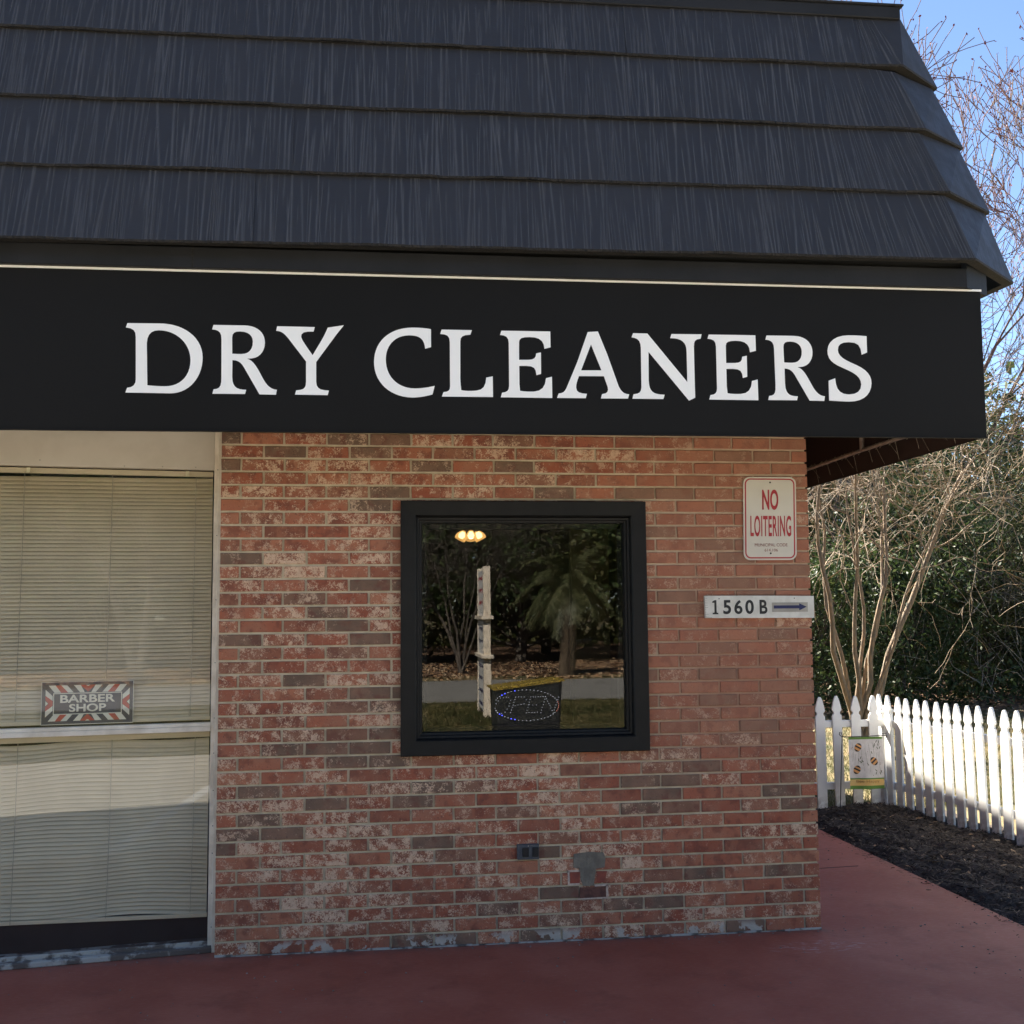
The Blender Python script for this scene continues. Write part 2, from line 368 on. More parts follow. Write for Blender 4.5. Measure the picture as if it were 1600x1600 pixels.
def text_mesh(body, size, extrude=.0008, offset=0, sx=1, align='CENTER', spacing=1):
    cu = bpy.data.curves.new('t', 'FONT'); cu.body = body; cu.size = size; cu.extrude = extrude; cu.offset = offset
    cu.align_x = align; cu.align_y = 'CENTER'; cu.space_character = spacing; cu.resolution_u = 6
    return curve_mesh(cu, sx)
def curve_mesh(cu, sx=1):
    o = bpy.data.objects.new('tmp', cu); COL.objects.link(o)
    dg = bpy.context.evaluated_depsgraph_get(); ev = o.evaluated_get(dg)
    me = ev.to_mesh(); V = [tuple(v.co) for v in me.vertices]; F = [tuple(p.vertices) for p in me.polygons]
    ev.to_mesh_clear(); bpy.data.objects.remove(o, do_unlink=True); bpy.data.curves.remove(cu)
    return [(x*sx, y, z) for x, y, z in V], F
def fit(V, w, h):      # stretch flat text to a width and height, centred
    xs = [v[0] for v in V]; ys = [v[1] for v in V]
    cx, cy = (min(xs)+max(xs))/2, (min(ys)+max(ys))/2; kx = w/(max(xs)-min(xs)); ky = h/(max(ys)-min(ys))
    return [((x-cx)*kx, (y-cy)*ky, z) for x, y, z in V]
GLYPH={'D':[[(-3.3548,2.905),(-3.2217,2.9067),(-3.1995,2.9065),(-3.178,2.9044),(-3.1574,2.9005),(-3.138,2.8949),(-3.1197,2.8875),(-3.1028,2.8786),(-3.0874,2.8681),(-3.0735,2.8561),(-3.0614,2.8428),(-3.0512,2.8281),(-3.0429,2.8122),(-3.0368,2.7951),(-3.0329,2.777),(-3.0313,2.7578),(-3.0319,2.74),(-3.0341,2.7226),(-3.0379,2.7056),(-3.0432,2.6892),(-3.0501,2.6737),(-3.0583,2.6591),(-3.0679,2.6456),(-3.0788,2.6334),(-3.0909,2.6227),(-3.1043,2.6135),(-3.1188,2.6061),(-3.1344,2.6007),(-3.151,2.5973),(-3.1686,2.5961),(-3.357,2.5965),(-3.3501,2.6175),(-3.3335,2.6212),(-3.3223,2.629),(-3.316,2.6406),(-3.3143,2.6555),(-3.3181,2.843),(-3.3207,2.8629),(-3.3287,2.8756),(-3.3421,2.8827),(-3.361,2.8858)],[(-3.2653,2.6302),(-3.271,2.8192),(-3.2684,2.84),(-3.262,2.8559),(-3.252,2.8671),(-3.2384,2.8739),(-3.2212,2.8764),(-3.2046,2.8758),(-3.1887,2.8734),(-3.1736,2.8693),(-3.1595,2.8637),(-3.1463,2.8566),(-3.1341,2.8482),(-3.1231,2.8386),(-3.1133,2.8278),(-3.1047,2.816),(-3.0975,2.8033),(-3.0916,2.7898),(-3.0873,2.7756),(-3.0845,2.7609),(-3.0833,2.7456),(-3.0841,2.7266),(-3.087,2.7089),(-3.092,2.6927),(-3.099,2.6781),(-3.1076,2.6651),(-3.118,2.6539),(-3.1299,2.6444),(-3.1432,2.6369),(-3.1577,2.6315),(-3.1735,2.6281),(-3.1902,2.6269),(-3.206,2.6268),(-3.2216,2.6272),(-3.2368,2.6279),(-3.2514,2.6289)]],'R':[[(-2.9865,2.9059),(-2.8531,2.9069),(-2.8363,2.9059),(-2.8212,2.9032),(-2.8078,2.8988),(-2.7961,2.8929),(-2.7861,2.8855),(-2.7779,2.8768),(-2.7714,2.8669),(-2.7667,2.8559),(-2.7639,2.8438),(-2.7628,2.8308),(-2.7641,2.8151),(-2.768,2.8007),(-2.7744,2.7877),(-2.783,2.7767),(-2.7936,2.7681),(-2.8059,2.7621),(-2.8197,2.7591),(-2.84,2.7575),(-2.8299,2.7535),(-2.8206,2.7474),(-2.8122,2.7394),(-2.8043,2.7297),(-2.7969,2.7188),(-2.7898,2.7069),(-2.7829,2.6942),(-2.7768,2.6826),(-2.7706,2.671),(-2.7642,2.6598),(-2.7573,2.6493),(-2.7498,2.6399),(-2.7413,2.6319),(-2.7318,2.6256),(-2.7209,2.6214),(-2.7086,2.6195),(-2.7122,2.5972),(-2.7841,2.5979),(-2.8531,2.7186),(-2.8603,2.7299),(-2.8685,2.7386),(-2.8781,2.7448),(-2.8894,2.7484),(-2.903,2.7497),(-2.9032,2.6756),(-2.9013,2.6563),(-2.8971,2.6417),(-2.8906,2.6313),(-2.8819,2.6243),(-2.8708,2.6201),(-2.8575,2.6179),(-2.8418,2.6172),(-2.8467,2.5985),(-2.9872,2.5974),(-2.9823,2.6172),(-2.9684,2.6195),(-2.9589,2.625),(-2.953,2.6343),(-2.9501,2.6484),(-2.9495,2.6678),(-2.9515,2.843),(-2.9531,2.8599),(-2.9581,2.872),(-2.9664,2.8798),(-2.9779,2.8843),(-2.9925,2.8861)],[(-2.9043,2.7784),(-2.9057,2.8511),(-2.9034,2.8653),(-2.8968,2.8739),(-2.8858,2.8782),(-2.8709,2.8796),(-2.8535,2.8781),(-2.8395,2.8737),(-2.8289,2.8667),(-2.8214,2.8576),(-2.8169,2.8467),(-2.8152,2.8343),(-2.8165,2.8179),(-2.8206,2.804),(-2.8275,2.7929),(-2.8371,2.7846),(-2.8497,2.7794),(-2.8651,2.7774),(-2.8762,2.7773),(-2.886,2.7775),(-2.8952,2.7779)]],'Y':[[(-2.71,2.9068),(-2.5449,2.9068),(-2.5498,2.8865),(-2.575,2.8859),(-2.5937,2.8816),(-2.603,2.8727),(-2.6045,2.8611),(-2.5999,2.8487),(-2.5954,2.841),(-2.5899,2.8321),(-2.5836,2.8224),(-2.5766,2.8119),(-2.5691,2.801),(-2.5612,2.7899),(-2.5532,2.7788),(-2.5151,2.8459),(-2.5014,2.8723),(-2.4867,2.9059),(-2.4163,2.9183),(-2.4485,2.8759),(-2.5374,2.7484),(-2.5368,2.6589),(-2.5343,2.6423),(-2.5276,2.6313),(-2.5164,2.6246),(-2.5008,2.6212),(-2.4805,2.6198),(-2.4861,2.5991),(-2.6292,2.5991),(-2.6244,2.6186),(-2.6063,2.6207),(-2.5939,2.6251),(-2.5862,2.6325),(-2.5824,2.6433),(-2.5814,2.6581),(-2.582,2.7499),(-2.6616,2.8543),(-2.6731,2.8674),(-2.6833,2.8764),(-2.6929,2.882),(-2.703,2.885),(-2.7143,2.8862)]],'C':[[(-2.0249,2.91),(-2.0247,2.8274),(-2.051,2.8196),(-2.0533,2.8341),(-2.0568,2.8465),(-2.0618,2.857),(-2.0689,2.8655),(-2.0782,2.872),(-2.0903,2.8765),(-2.1053,2.879),(-2.1238,2.8796),(-2.1401,2.8779),(-2.1551,2.8745),(-2.1688,2.8694),(-2.1811,2.8627),(-2.1921,2.8545),(-2.2016,2.845),(-2.2097,2.8343),(-2.2164,2.8225),(-2.2216,2.8096),(-2.2254,2.7959),(-2.2277,2.7814),(-2.2284,2.7662),(-2.2276,2.7502),(-2.2253,2.735),(-2.2216,2.7205),(-2.2164,2.707),(-2.2099,2.6944),(-2.2021,2.6828),(-2.193,2.6723),(-2.1828,2.663),(-2.1713,2.6549),(-2.1587,2.6482),(-2.1451,2.6428),(-2.1304,2.639),(-2.1148,2.6366),(-2.0982,2.6359),(-2.086,2.6364),(-2.0736,2.6374),(-2.0609,2.6389),(-2.0481,2.6408),(-2.0351,2.6432),(-2.0219,2.6461),(-2.0086,2.6494),(-2.0186,2.6101),(-2.0334,2.6059),(-2.0476,2.6024),(-2.0613,2.5995),(-2.0743,2.5974),(-2.0868,2.5958),(-2.0986,2.5948),(-2.1099,2.5944),(-2.131,2.5956),(-2.151,2.5987),(-2.17,2.6036),(-2.1877,2.6103),(-2.2042,2.6185),(-2.2194,2.6283),(-2.2331,2.6396),(-2.2452,2.6523),(-2.2558,2.6663),(-2.2647,2.6815),(-2.2717,2.6979),(-2.2769,2.7153),(-2.28,2.7338),(-2.2812,2.7532),(-2.2801,2.7727),(-2.277,2.7912),(-2.2721,2.8088),(-2.2654,2.8253),(-2.2568,2.8407),(-2.2465,2.8549),(-2.2346,2.8678),(-2.2209,2.8793),(-2.2057,2.8894),(-2.1889,2.8979),(-2.1706,2.9049),(-2.1509,2.9101),(-2.1298,2.9136),(-2.1073,2.9152),(-2.0952,2.9153),(-2.0832,2.9152),(-2.0712,2.9148),(-2.0594,2.914),(-2.0477,2.913),(-2.0362,2.9116)]],'L':[[(-1.9762,2.9093),(-1.8385,2.9098),(-1.8453,2.8888),(-1.8676,2.8862),(-1.8818,2.8806),(-1.8893,2.8711),(-1.8916,2.8567),(-1.8924,2.6883),(-1.8917,2.6712),(-1.8907,2.6563),(-1.8894,2.6433),(-1.8882,2.6317),(-1.8726,2.6294),(-1.8558,2.6286),(-1.8381,2.6291),(-1.82,2.6308),(-1.8,2.6361),(-1.7862,2.6475),(-1.7778,2.6659),(-1.7738,2.6919),(-1.7442,2.698),(-1.7438,2.6026),(-1.9761,2.601),(-1.9692,2.6213),(-1.954,2.6238),(-1.9449,2.6292),(-1.9402,2.6375),(-1.9388,2.649),(-1.9394,2.8521),(-1.942,2.8712),(-1.9502,2.8823),(-1.9639,2.8876),(-1.9831,2.8891)]],'E':[[(-1.7031,2.9106),(-1.4766,2.9124),(-1.476,2.8384),(-1.5044,2.8307),(-1.5079,2.8518),(-1.5163,2.8672),(-1.5298,2.8774),(-1.5488,2.8829),(-1.5733,2.8842),(-1.5958,2.8824),(-1.6109,2.8781),(-1.6194,2.8705),(-1.6221,2.8593),(-1.6226,2.7769),(-1.5779,2.7778),(-1.5623,2.7802),(-1.5518,2.7855),(-1.5456,2.7947),(-1.5431,2.8086),(-1.5212,2.8133),(-1.5216,2.7135),(-1.5428,2.7074),(-1.5459,2.7281),(-1.5534,2.7411),(-1.5671,2.7478),(-1.5888,2.7496),(-1.6221,2.749),(-1.6222,2.6651),(-1.6194,2.6335),(-1.6028,2.6313),(-1.5866,2.6303),(-1.5707,2.6303),(-1.5549,2.631),(-1.5317,2.6361),(-1.5148,2.6481),(-1.5038,2.6673),(-1.4986,2.6941),(-1.4713,2.7013),(-1.4707,2.6025),(-1.708,2.6022),(-1.7019,2.6233),(-1.6866,2.6262),(-1.6769,2.6325),(-1.6715,2.6417),(-1.6695,2.6537),(-1.6692,2.8547),(-1.672,2.8721),(-1.6794,2.883),(-1.6918,2.8888),(-1.7095,2.8909)]],'A':[[(-1.3011,2.9139),(-1.2533,2.9179),(-1.2109,2.8112),(-1.1595,2.6621),(-1.1523,2.6487),(-1.1444,2.6386),(-1.1352,2.6316),(-1.1242,2.6272),(-1.1106,2.6252),(-1.1164,2.6056),(-1.2437,2.6041),(-1.238,2.6243),(-1.222,2.628),(-1.2129,2.6349),(-1.2096,2.6451),(-1.211,2.6588),(-1.2285,2.7084),(-1.3449,2.7067),(-1.3512,2.6908),(-1.3557,2.6766),(-1.3585,2.664),(-1.3592,2.6526),(-1.356,2.6392),(-1.3468,2.6308),(-1.3312,2.6263),(-1.3091,2.6244),(-1.3148,2.6042),(-1.4487,2.6032),(-1.4405,2.6241),(-1.4276,2.6262),(-1.4178,2.6311),(-1.4101,2.6394),(-1.4034,2.6518),(-1.3532,2.7692)],[(-1.2866,2.856),(-1.2391,2.7354),(-1.3348,2.7336)]],'N':[[(-1.0867,2.9138),(-1.0191,2.9137),(-0.8326,2.6875),(-0.8325,2.8291),(-0.8334,2.8461),(-0.8365,2.8602),(-0.842,2.8717),(-0.8501,2.8806),(-0.8608,2.8872),(-0.8743,2.8916),(-0.8907,2.8939),(-0.9102,2.8945),(-0.9035,2.9139),(-0.7588,2.9161),(-0.7639,2.8949),(-0.7807,2.8917),(-0.7908,2.8845),(-0.7958,2.8731),(-0.7974,2.857),(-0.7969,2.6144),(-0.8264,2.6005),(-1.0151,2.8276),(-1.0169,2.6927),(-1.0158,2.6752),(-1.0131,2.6608),(-1.0084,2.6493),(-1.0014,2.6405),(-0.9917,2.634),(-0.9789,2.6296),(-0.9626,2.6271),(-0.9425,2.626),(-0.9487,2.6059),(-1.0954,2.6055),(-1.0896,2.626),(-1.0727,2.629),(-1.0612,2.6349),(-1.0546,2.645),(-1.052,2.6603),(-1.0509,2.844),(-1.0526,2.8632),(-1.0578,2.8769),(-1.0665,2.8861),(-1.0788,2.8915),(-1.0945,2.8942)]],'S':[[(0.0538,2.926),(0.0534,2.8466),(0.0263,2.836),(0.0218,2.8643),(0.0112,2.8828),(-0.0075,2.8926),(-0.0361,2.8951),(-0.0608,2.8923),(-0.0782,2.885),(-0.0887,2.8731),(-0.0925,2.8563),(-0.0898,2.8412),(-0.0821,2.8285),(-0.0696,2.8173),(-0.0521,2.8068),(-0.0297,2.7962),(-0.0022,2.7847),(0.0214,2.7729),(0.0402,2.7602),(0.0542,2.7465),(0.0637,2.7316),(0.0688,2.7155),(0.0697,2.6979),(0.066,2.6756),(0.0579,2.6562),(0.0454,2.6398),(0.0289,2.6266),(0.0086,2.6168),(-0.0154,2.6106),(-0.043,2.6082),(-0.0637,2.6084),(-0.0848,2.609),(-0.1055,2.6098),(-0.1254,2.6109),(-0.1439,2.612),(-0.1432,2.7069),(-0.1107,2.7192),(-0.1079,2.6919),(-0.101,2.6704),(-0.0891,2.6548),(-0.0709,2.6453),(-0.0455,2.6421),(-0.018,2.646),(0.0019,2.6556),(0.0142,2.6708),(0.0189,2.6915),(0.0167,2.7076),(0.0103,2.7216),(-0.0011,2.7342),(-0.018,2.7461),(-0.0411,2.7579),(-0.071,2.7705),(-0.0947,2.781),(-0.1134,2.7918),(-0.1275,2.8037),(-0.1371,2.8172),(-0.1425,2.8329),(-0.1438,2.8515),(-0.139,2.8736),(-0.1285,2.892),(-0.1127,2.9067),(-0.0922,2.9177),(-0.0674,2.9249),(-0.0387,2.9282),(-0.0159,2.9285),(0.0071,2.9282),(0.0303,2.9273)]]}
SIGN_TEXT=[('D', 0, 0), ('R', 0, 0), ('Y', 0, 0), ('C', 0, 0), ('L', 0, 0), ('E', 0, 0), ('A', 0, 0), ('N', 0, 0), ('E', 0.979, 0.005), ('R', 2.544, 0.012), ('S', 0, 0)]
LED_LETTERS=[[(-1.597,1.194),(-1.612,1.191),(-1.626,1.189),(-1.638,1.175),(-1.65,1.161),(-1.655,1.138),(-1.65,1.127),(-1.644,1.115),(-1.621,1.112),(-1.604,1.117),(-1.593,1.133),(-1.583,1.148),(-1.579,1.162),(-1.574,1.176),(-1.586,1.192)],[(-1.575,1.114),(-1.57,1.127),(-1.566,1.14),(-1.561,1.153),(-1.557,1.167),(-1.552,1.18),(-1.548,1.193),(-1.533,1.193),(-1.519,1.193),(-1.504,1.193),(-1.493,1.178),(-1.505,1.158),(-1.52,1.155),(-1.536,1.153),(-1.551,1.15)],[(-1.405,1.193),(-1.418,1.193),(-1.431,1.193),(-1.444,1.192),(-1.456,1.192),(-1.469,1.192),(-1.473,1.178),(-1.477,1.165),(-1.481,1.152),(-1.485,1.139),(-1.489,1.125),(-1.493,1.112),(-1.479,1.113),(-1.464,1.113),(-1.45,1.113),(-1.435,1.114),(-1.478,1.152),(-1.459,1.151),(-1.441,1.151)],[(-1.418,1.111),(-1.414,1.124),(-1.41,1.138),(-1.405,1.152),(-1.401,1.166),(-1.397,1.179),(-1.393,1.193),(-1.388,1.181),(-1.382,1.169),(-1.376,1.157),(-1.37,1.145),(-1.365,1.133),(-1.359,1.121),(-1.353,1.109),(-1.348,1.123),(-1.343,1.136),(-1.338,1.149),(-1.333,1.162),(-1.328,1.176),(-1.323,1.189)]]
LED_RING=[(-1.324,1.146),(-1.325,1.137),(-1.329,1.128),(-1.335,1.119),(-1.344,1.11),(-1.354,1.103),(-1.367,1.096),(-1.381,1.089),(-1.398,1.084),(-1.415,1.08),(-1.434,1.076),(-1.453,1.074),(-1.473,1.072),(-1.494,1.072),(-1.514,1.073),(-1.534,1.075),(-1.553,1.079),(-1.572,1.083),(-1.589,1.088),(-1.605,1.094),(-1.619,1.101),(-1.632,1.108),(-1.642,1.116),(-1.65,1.125),(-1.656,1.134),(-1.66,1.143),(-1.661,1.152),(-1.66,1.162),(-1.656,1.171),(-1.65,1.18),(-1.642,1.189),(-1.631,1.197),(-1.619,1.204),(-1.604,1.211),(-1.588,1.217),(-1.571,1.221),(-1.552,1.225),(-1.533,1.227),(-1.513,1.229),(-1.492,1.229),(-1.472,1.228),(-1.452,1.226),(-1.432,1.223),(-1.414,1.219),(-1.396,1.213),(-1.38,1.207),(-1.366,1.2),(-1.353,1.192),(-1.343,1.184),(-1.334,1.175),(-1.328,1.165),(-1.325,1.156)]
# ================================================================== SETTING
def plane(name, x0, x1, y0, y1, z, m, div=1):
    mb = MB(); mb.quad((x0, y0, z), (x1, y0, z), (x1, y1, z), (x0, y1, z)); return tag(mb.build(name, m), kind='structure')
# ground: one sheet to the horizon
plane('ground', -600, 600, -600, 600, -.045, M['ground'])
mb = MB(); mb.box(-14, 1.045, -2.45, 9.5, -.12, 0.0, b=.006)
slab = tag(mb.build('pavement', M['slab']), kind='structure')
mb = MB(); mb.tube([(.02, 1.32, .0005), (.5, 1.30, .0005), (.80, 1.33, .0005)], .0022, 4)
tag(mb.build('pavement_crack', M['ink']), kind='structure')
mb = MB(); rr = random.Random(44)
for k in range(260):
    x, y = rr.uniform(-4.2, 1.03), -abs(rr.gauss(0, .8)) if k % 3 else -rr.uniform(.008, .05)
    if k % 7 == 0: x, y = rr.uniform(.1, 1.03), rr.uniform(-1, 3)
    s_ = rr.uniform(.0015, .0045); mb.box(x-s_, x+s_, y-s_, y+s_*1.3, .0006, s_*.9+.0006, b=s_*.3)
tag(mb.build('grit', mat('grey_grit', (.34, .28, .24), (.16, .12, .10), 60, .9)), 'fine grit and dirt crumbs on the red pavement by the wall', 'grit', kind='stuff')
plane('parking_area', -40, 14, -8.2, -2.2, -.035, M['bounce_paving'])
mb = MB()
for x0_ in (-3.4,): mb.quad((x0_-.05, -2.5, -.031), (x0_+.07, -2.5, -.031), (x0_+2.2, -7.9, -.031), (x0_+2.08, -7.9, -.031))
tag(mb.build('parking_line', M['vinyl']), kind='structure')
plane('road', -80, 80, -22.2, -15.6, -.030, M['road'])
plane('leafy_verge', -80, 80, -60, -24.2, -.034, M['litter'])
plane('forest_floor', 2, 60, 11.5, 70, -.036, M['litter'])

# ================================================================== BUILDING
bld = thing('shop_building', 'brick shop with black shingled mansard roof, black awning band and white dry cleaners lettering', 'building')
C = .0667; MW = .2103; XL = -3.0253; D = .0846; ODD = .112; MT = .0112
X1 = -(13)*MW-D
WIN = (-2.142, -.886, .925, 2.190)      # outer casing of the window
def brick_face():
    rnd = random.Random(4)
    mb = MB()
    # mortar sheets, front with a hole for the window, side
    w0, w1, h0, h1 = WIN[0]+.05, WIN[1]-.05, WIN[2]+.05, WIN[3]-.05
    Z1 = 2.80; y = .0075
    for a, b, c, d in ((XL, w0, 0, Z1), (w1, 0-.0075, 0, Z1), (w0, w1, 0, h0), (w0, w1, h1, Z1)):
        mb.quad((a, y, c), (b, y, c), (b, y, d), (a, y, d), 1)
    mb.quad((-.0075, y, 0), (-.0075, 9.2, 0), (-.0075, 9.2, Z1), (-.0075, y, Z1), 1)
    mb.quad((XL+.004, .12, 0), (XL+.004, y, 0), (XL+.004, y, Z1), (XL+.004, .12, Z1), 1)
    def brick(x0, x1, row, side=0, tone=None, corner=False):
        z0 = row*C+MT/2+.001; z1 = (row+1)*C-MT/2+.001
        zc = (z0+z1)/2; xc = (x0+x1)/2
        r = rnd.random()
        if tone is None:
            tone = rnd.uniform(0, .13) if r < .14 else rnd.uniform(.14, .3) if r < .26 else rnd.uniform(.3, 1)
        # left part is strongly mottled, right part smoother
        a = .50+.20*rnd.gauss(0, 1)
        if side == 0 and xc > -.9: a -= .22
        if r < .14: a -= .2
        if zc < .9 and xc < -.9: a += .02
        a = min(1, max(0, a)); seed = rnd.random()
        j = lambda s: rnd.uniform(-s, s)
        b = .0025; pr = -.0012+j(.0012)
        p = [(x0+j(.0012), z0+j(.0008)), (x1+j(.0012), z0+j(.0008)), (x1+j(.0012), z1+j(.0008)), (x0+j(.0012), z1+j(.0008))]
        q = [(p[0][0]+b, p[0][1]+b), (p[1][0]-b, p[1][1]+b), (p[2][0]-b, p[2][1]-b), (p[3][0]+b, p[3][1]-b)]
        vs = [(x, .014, z) for x, z in p]+[(x, pr+.002, z) for x, z in p]+[(x, pr, z) for x, z in q]
        if side: vs = [(-yy, x, z) for x, yy, z in vs]
        fs = [(8, 9, 10, 11)]+[(i, (i+1) % 4, 4+(i+1) % 4, 4+i) for i in range(4)]+[(4+i, 4+(i+1) % 4, 8+(i+1) % 4, 8+i) for i in range(4)]
        if side: fs = [f[::-1] for f in fs]
        mb.add(vs, fs, 0, (tone, a, seed))
    for row in range(41):
        if row % 2 == 0: js = [XL]+[X1+k*MW for k in range(14)]+[0]
        else: js = [XL]+[X1-ODD+k*MW for k in range(15)]; js = [v for v in js if v < -.02]+[0]
        js = [v if i in (0, len(js)-1) else v+rnd.uniform(-.002, .002) for i, v in enumerate(js)]
        z0, z1 = row*C, (row+1)*C
        hid = z0 > WIN[2]+.01 and z1 < WIN[3]-.01
        for i in range(len(js)-1):
            a, b = js[i], js[i+1]
            a2 = a+(MT/2 if i else 0); b2 = b-(MT/2 if i < len(js)-2 else 0)
            if b2-a2 < .015: continue
            segs = [(a2, b2)]
            if hid:
                segs = []
                if a2 < w0: segs.append((a2, min(b2, w0)))
                if b2 > w1: segs.append((max(a2, w1), b2))
                segs = [s_ for s_ in segs if s_[1]-s_[0] > .01]
            tone = None
            for s_ in segs: brick(*s_, row, tone=tone)
        # side wall courses
        yy = 0; k = 0
        y0 = 0.0
        lens = [.1] if row % 2 == 0 else [.2]
        while y0 < 6.2:
            Lb = lens[0] if k == 0 else MW
            brick(y0+(MT/2 if k else -.0), y0+Lb-MT/2, row, side=1); y0 += Lb; k += 1
    wall = mb.build('brick_wall', [M['brick'], M['mortar']], bld, attr=True)
    # cement repair and the raw bricks around it
    p = MB()
    def poly(px): p.prism(px, -.0045, .004)
    p.prism([(-1.281, .422), (-1.20, .430), (-1.13, .424), (-1.119, .400), (-1.124, .352), (-1.168, .345), (-1.176, .300), (-1.180, .268), (-1.205, .262), (-1.236, .266), (-1.248, .300), (-1.252, .350), (-1.283, .356)], -.0042, .004)
    p.build('cement_patch', M['patch'], wall)
    p = MB(); p.prism([(-1.300, .279), (-1.251, .279), (-1.250, .333), (-1.301, .333)], -.0032, .004); p.build('bare_red_brick', M['redpaint'], wall); p = MB(); p.prism([(-1.166, .279), (-1.126, .276), (-1.112, .331), (-1.165, .333)], -.0032, .004)
    p.build('bare_red_brick', M['redpaint'], wall)
    p = MB(); p.prism([(-1.253, .205), (-1.119, .207), (-1.119, .258), (-1.251, .257)], -.0030, .004); p.build('bare_dark_brick', M['darkbrick'], wall)
    p = MB()
    for pts in ([(-1.312, .268), (-1.255, .270), (-1.25, .279), (-1.312, .279)], [(-1.312, .279), (-1.302, .279), (-1.303, .336), (-1.312, .340)],
                [(-1.312, .334), (-1.252, .334), (-1.253, .343), (-1.312, .342)], [(-1.262, .198), (-1.108, .199), (-1.108, .206), (-1.262, .205)],
                [(-1.118, .206), (-1.106, .206), (-1.109, .268), (-1.118, .266)], [(-1.175, .259), (-1.108, .260), (-1.106, .272), (-1.176, .267)]):
        p.prism(pts, -.0022, .004)
    p.build('pale_mortar_joint', M['oldmortar'], wall)
    # mouldy paint residue strip at the foot
    p = MB(); rr = random.Random(8); x = XL
    while x < 0:
        L_ = rr.uniform(.05, .2); hgt = rr.uniform(.004, .012)
        p.box(x, min(x+L_, 0), -.006-rr.uniform(0, .004), .003, 0.0005, hgt, b=.0012); x += L_
    p.build('wall_foot_mortar', M['sill'], wall)
    return wall
wall = brick_face()

# ---- mansard roof
ZB = [3.282, 3.638, 3.985, 4.345, 4.628]
RL = [(.552, -.760, 3.282), (.483, -.677, 3.638), (.415, -.597, 3.985), (.355, -.512, 4.351)]
RU = [(.462, -.684, 3.609), (.386, -.604, 3.955), (.313, -.523, 4.303), (.239, -.447, 4.628)]
TL = [(.975, -.405, 3.292), (.857, -.415, 3.655), (.745, -.385, 4.004), (.645, -.335, 4.345)]
TU = [(.822, -.425, 3.640), (.715, -.395, 3.99), (.610, -.345, 4.33), (.392, -.452, 4.645)]
SL = .0106
def ridge_field(nc, nr, width, rnd):
    # pressed wood grain: many slanting ribs of uneven length, like a hand split shake
    H = np.zeros((nc, nr)); x = np.linspace(0, width, nc)[:, None]; v = np.linspace(0, 1, nr)[None]
    c = -.01
    while c < width:
        c += rnd.choice([.005, .007, .009, .012, .017, .026])
        w_ = rnd.choice([.0018, .0026, .004]); s = rnd.gauss(.006, .013); v0 = rnd.choice([-.2, -.2, rnd.uniform(0, .6)]); v1 = rnd.choice([1.3, rnd.uniform(.4, 1), rnd.uniform(.5, 1)])
        if v1 < v0: continue
        cc = c+s*v; am = rnd.uniform(.45, 1)*np.clip((v-v0)/.18, 0, 1)*np.clip((v1-v)/.18, 0, 1)
        H = np.maximum(H, am*np.exp(-((x-cc)/w_)**2))
    return H
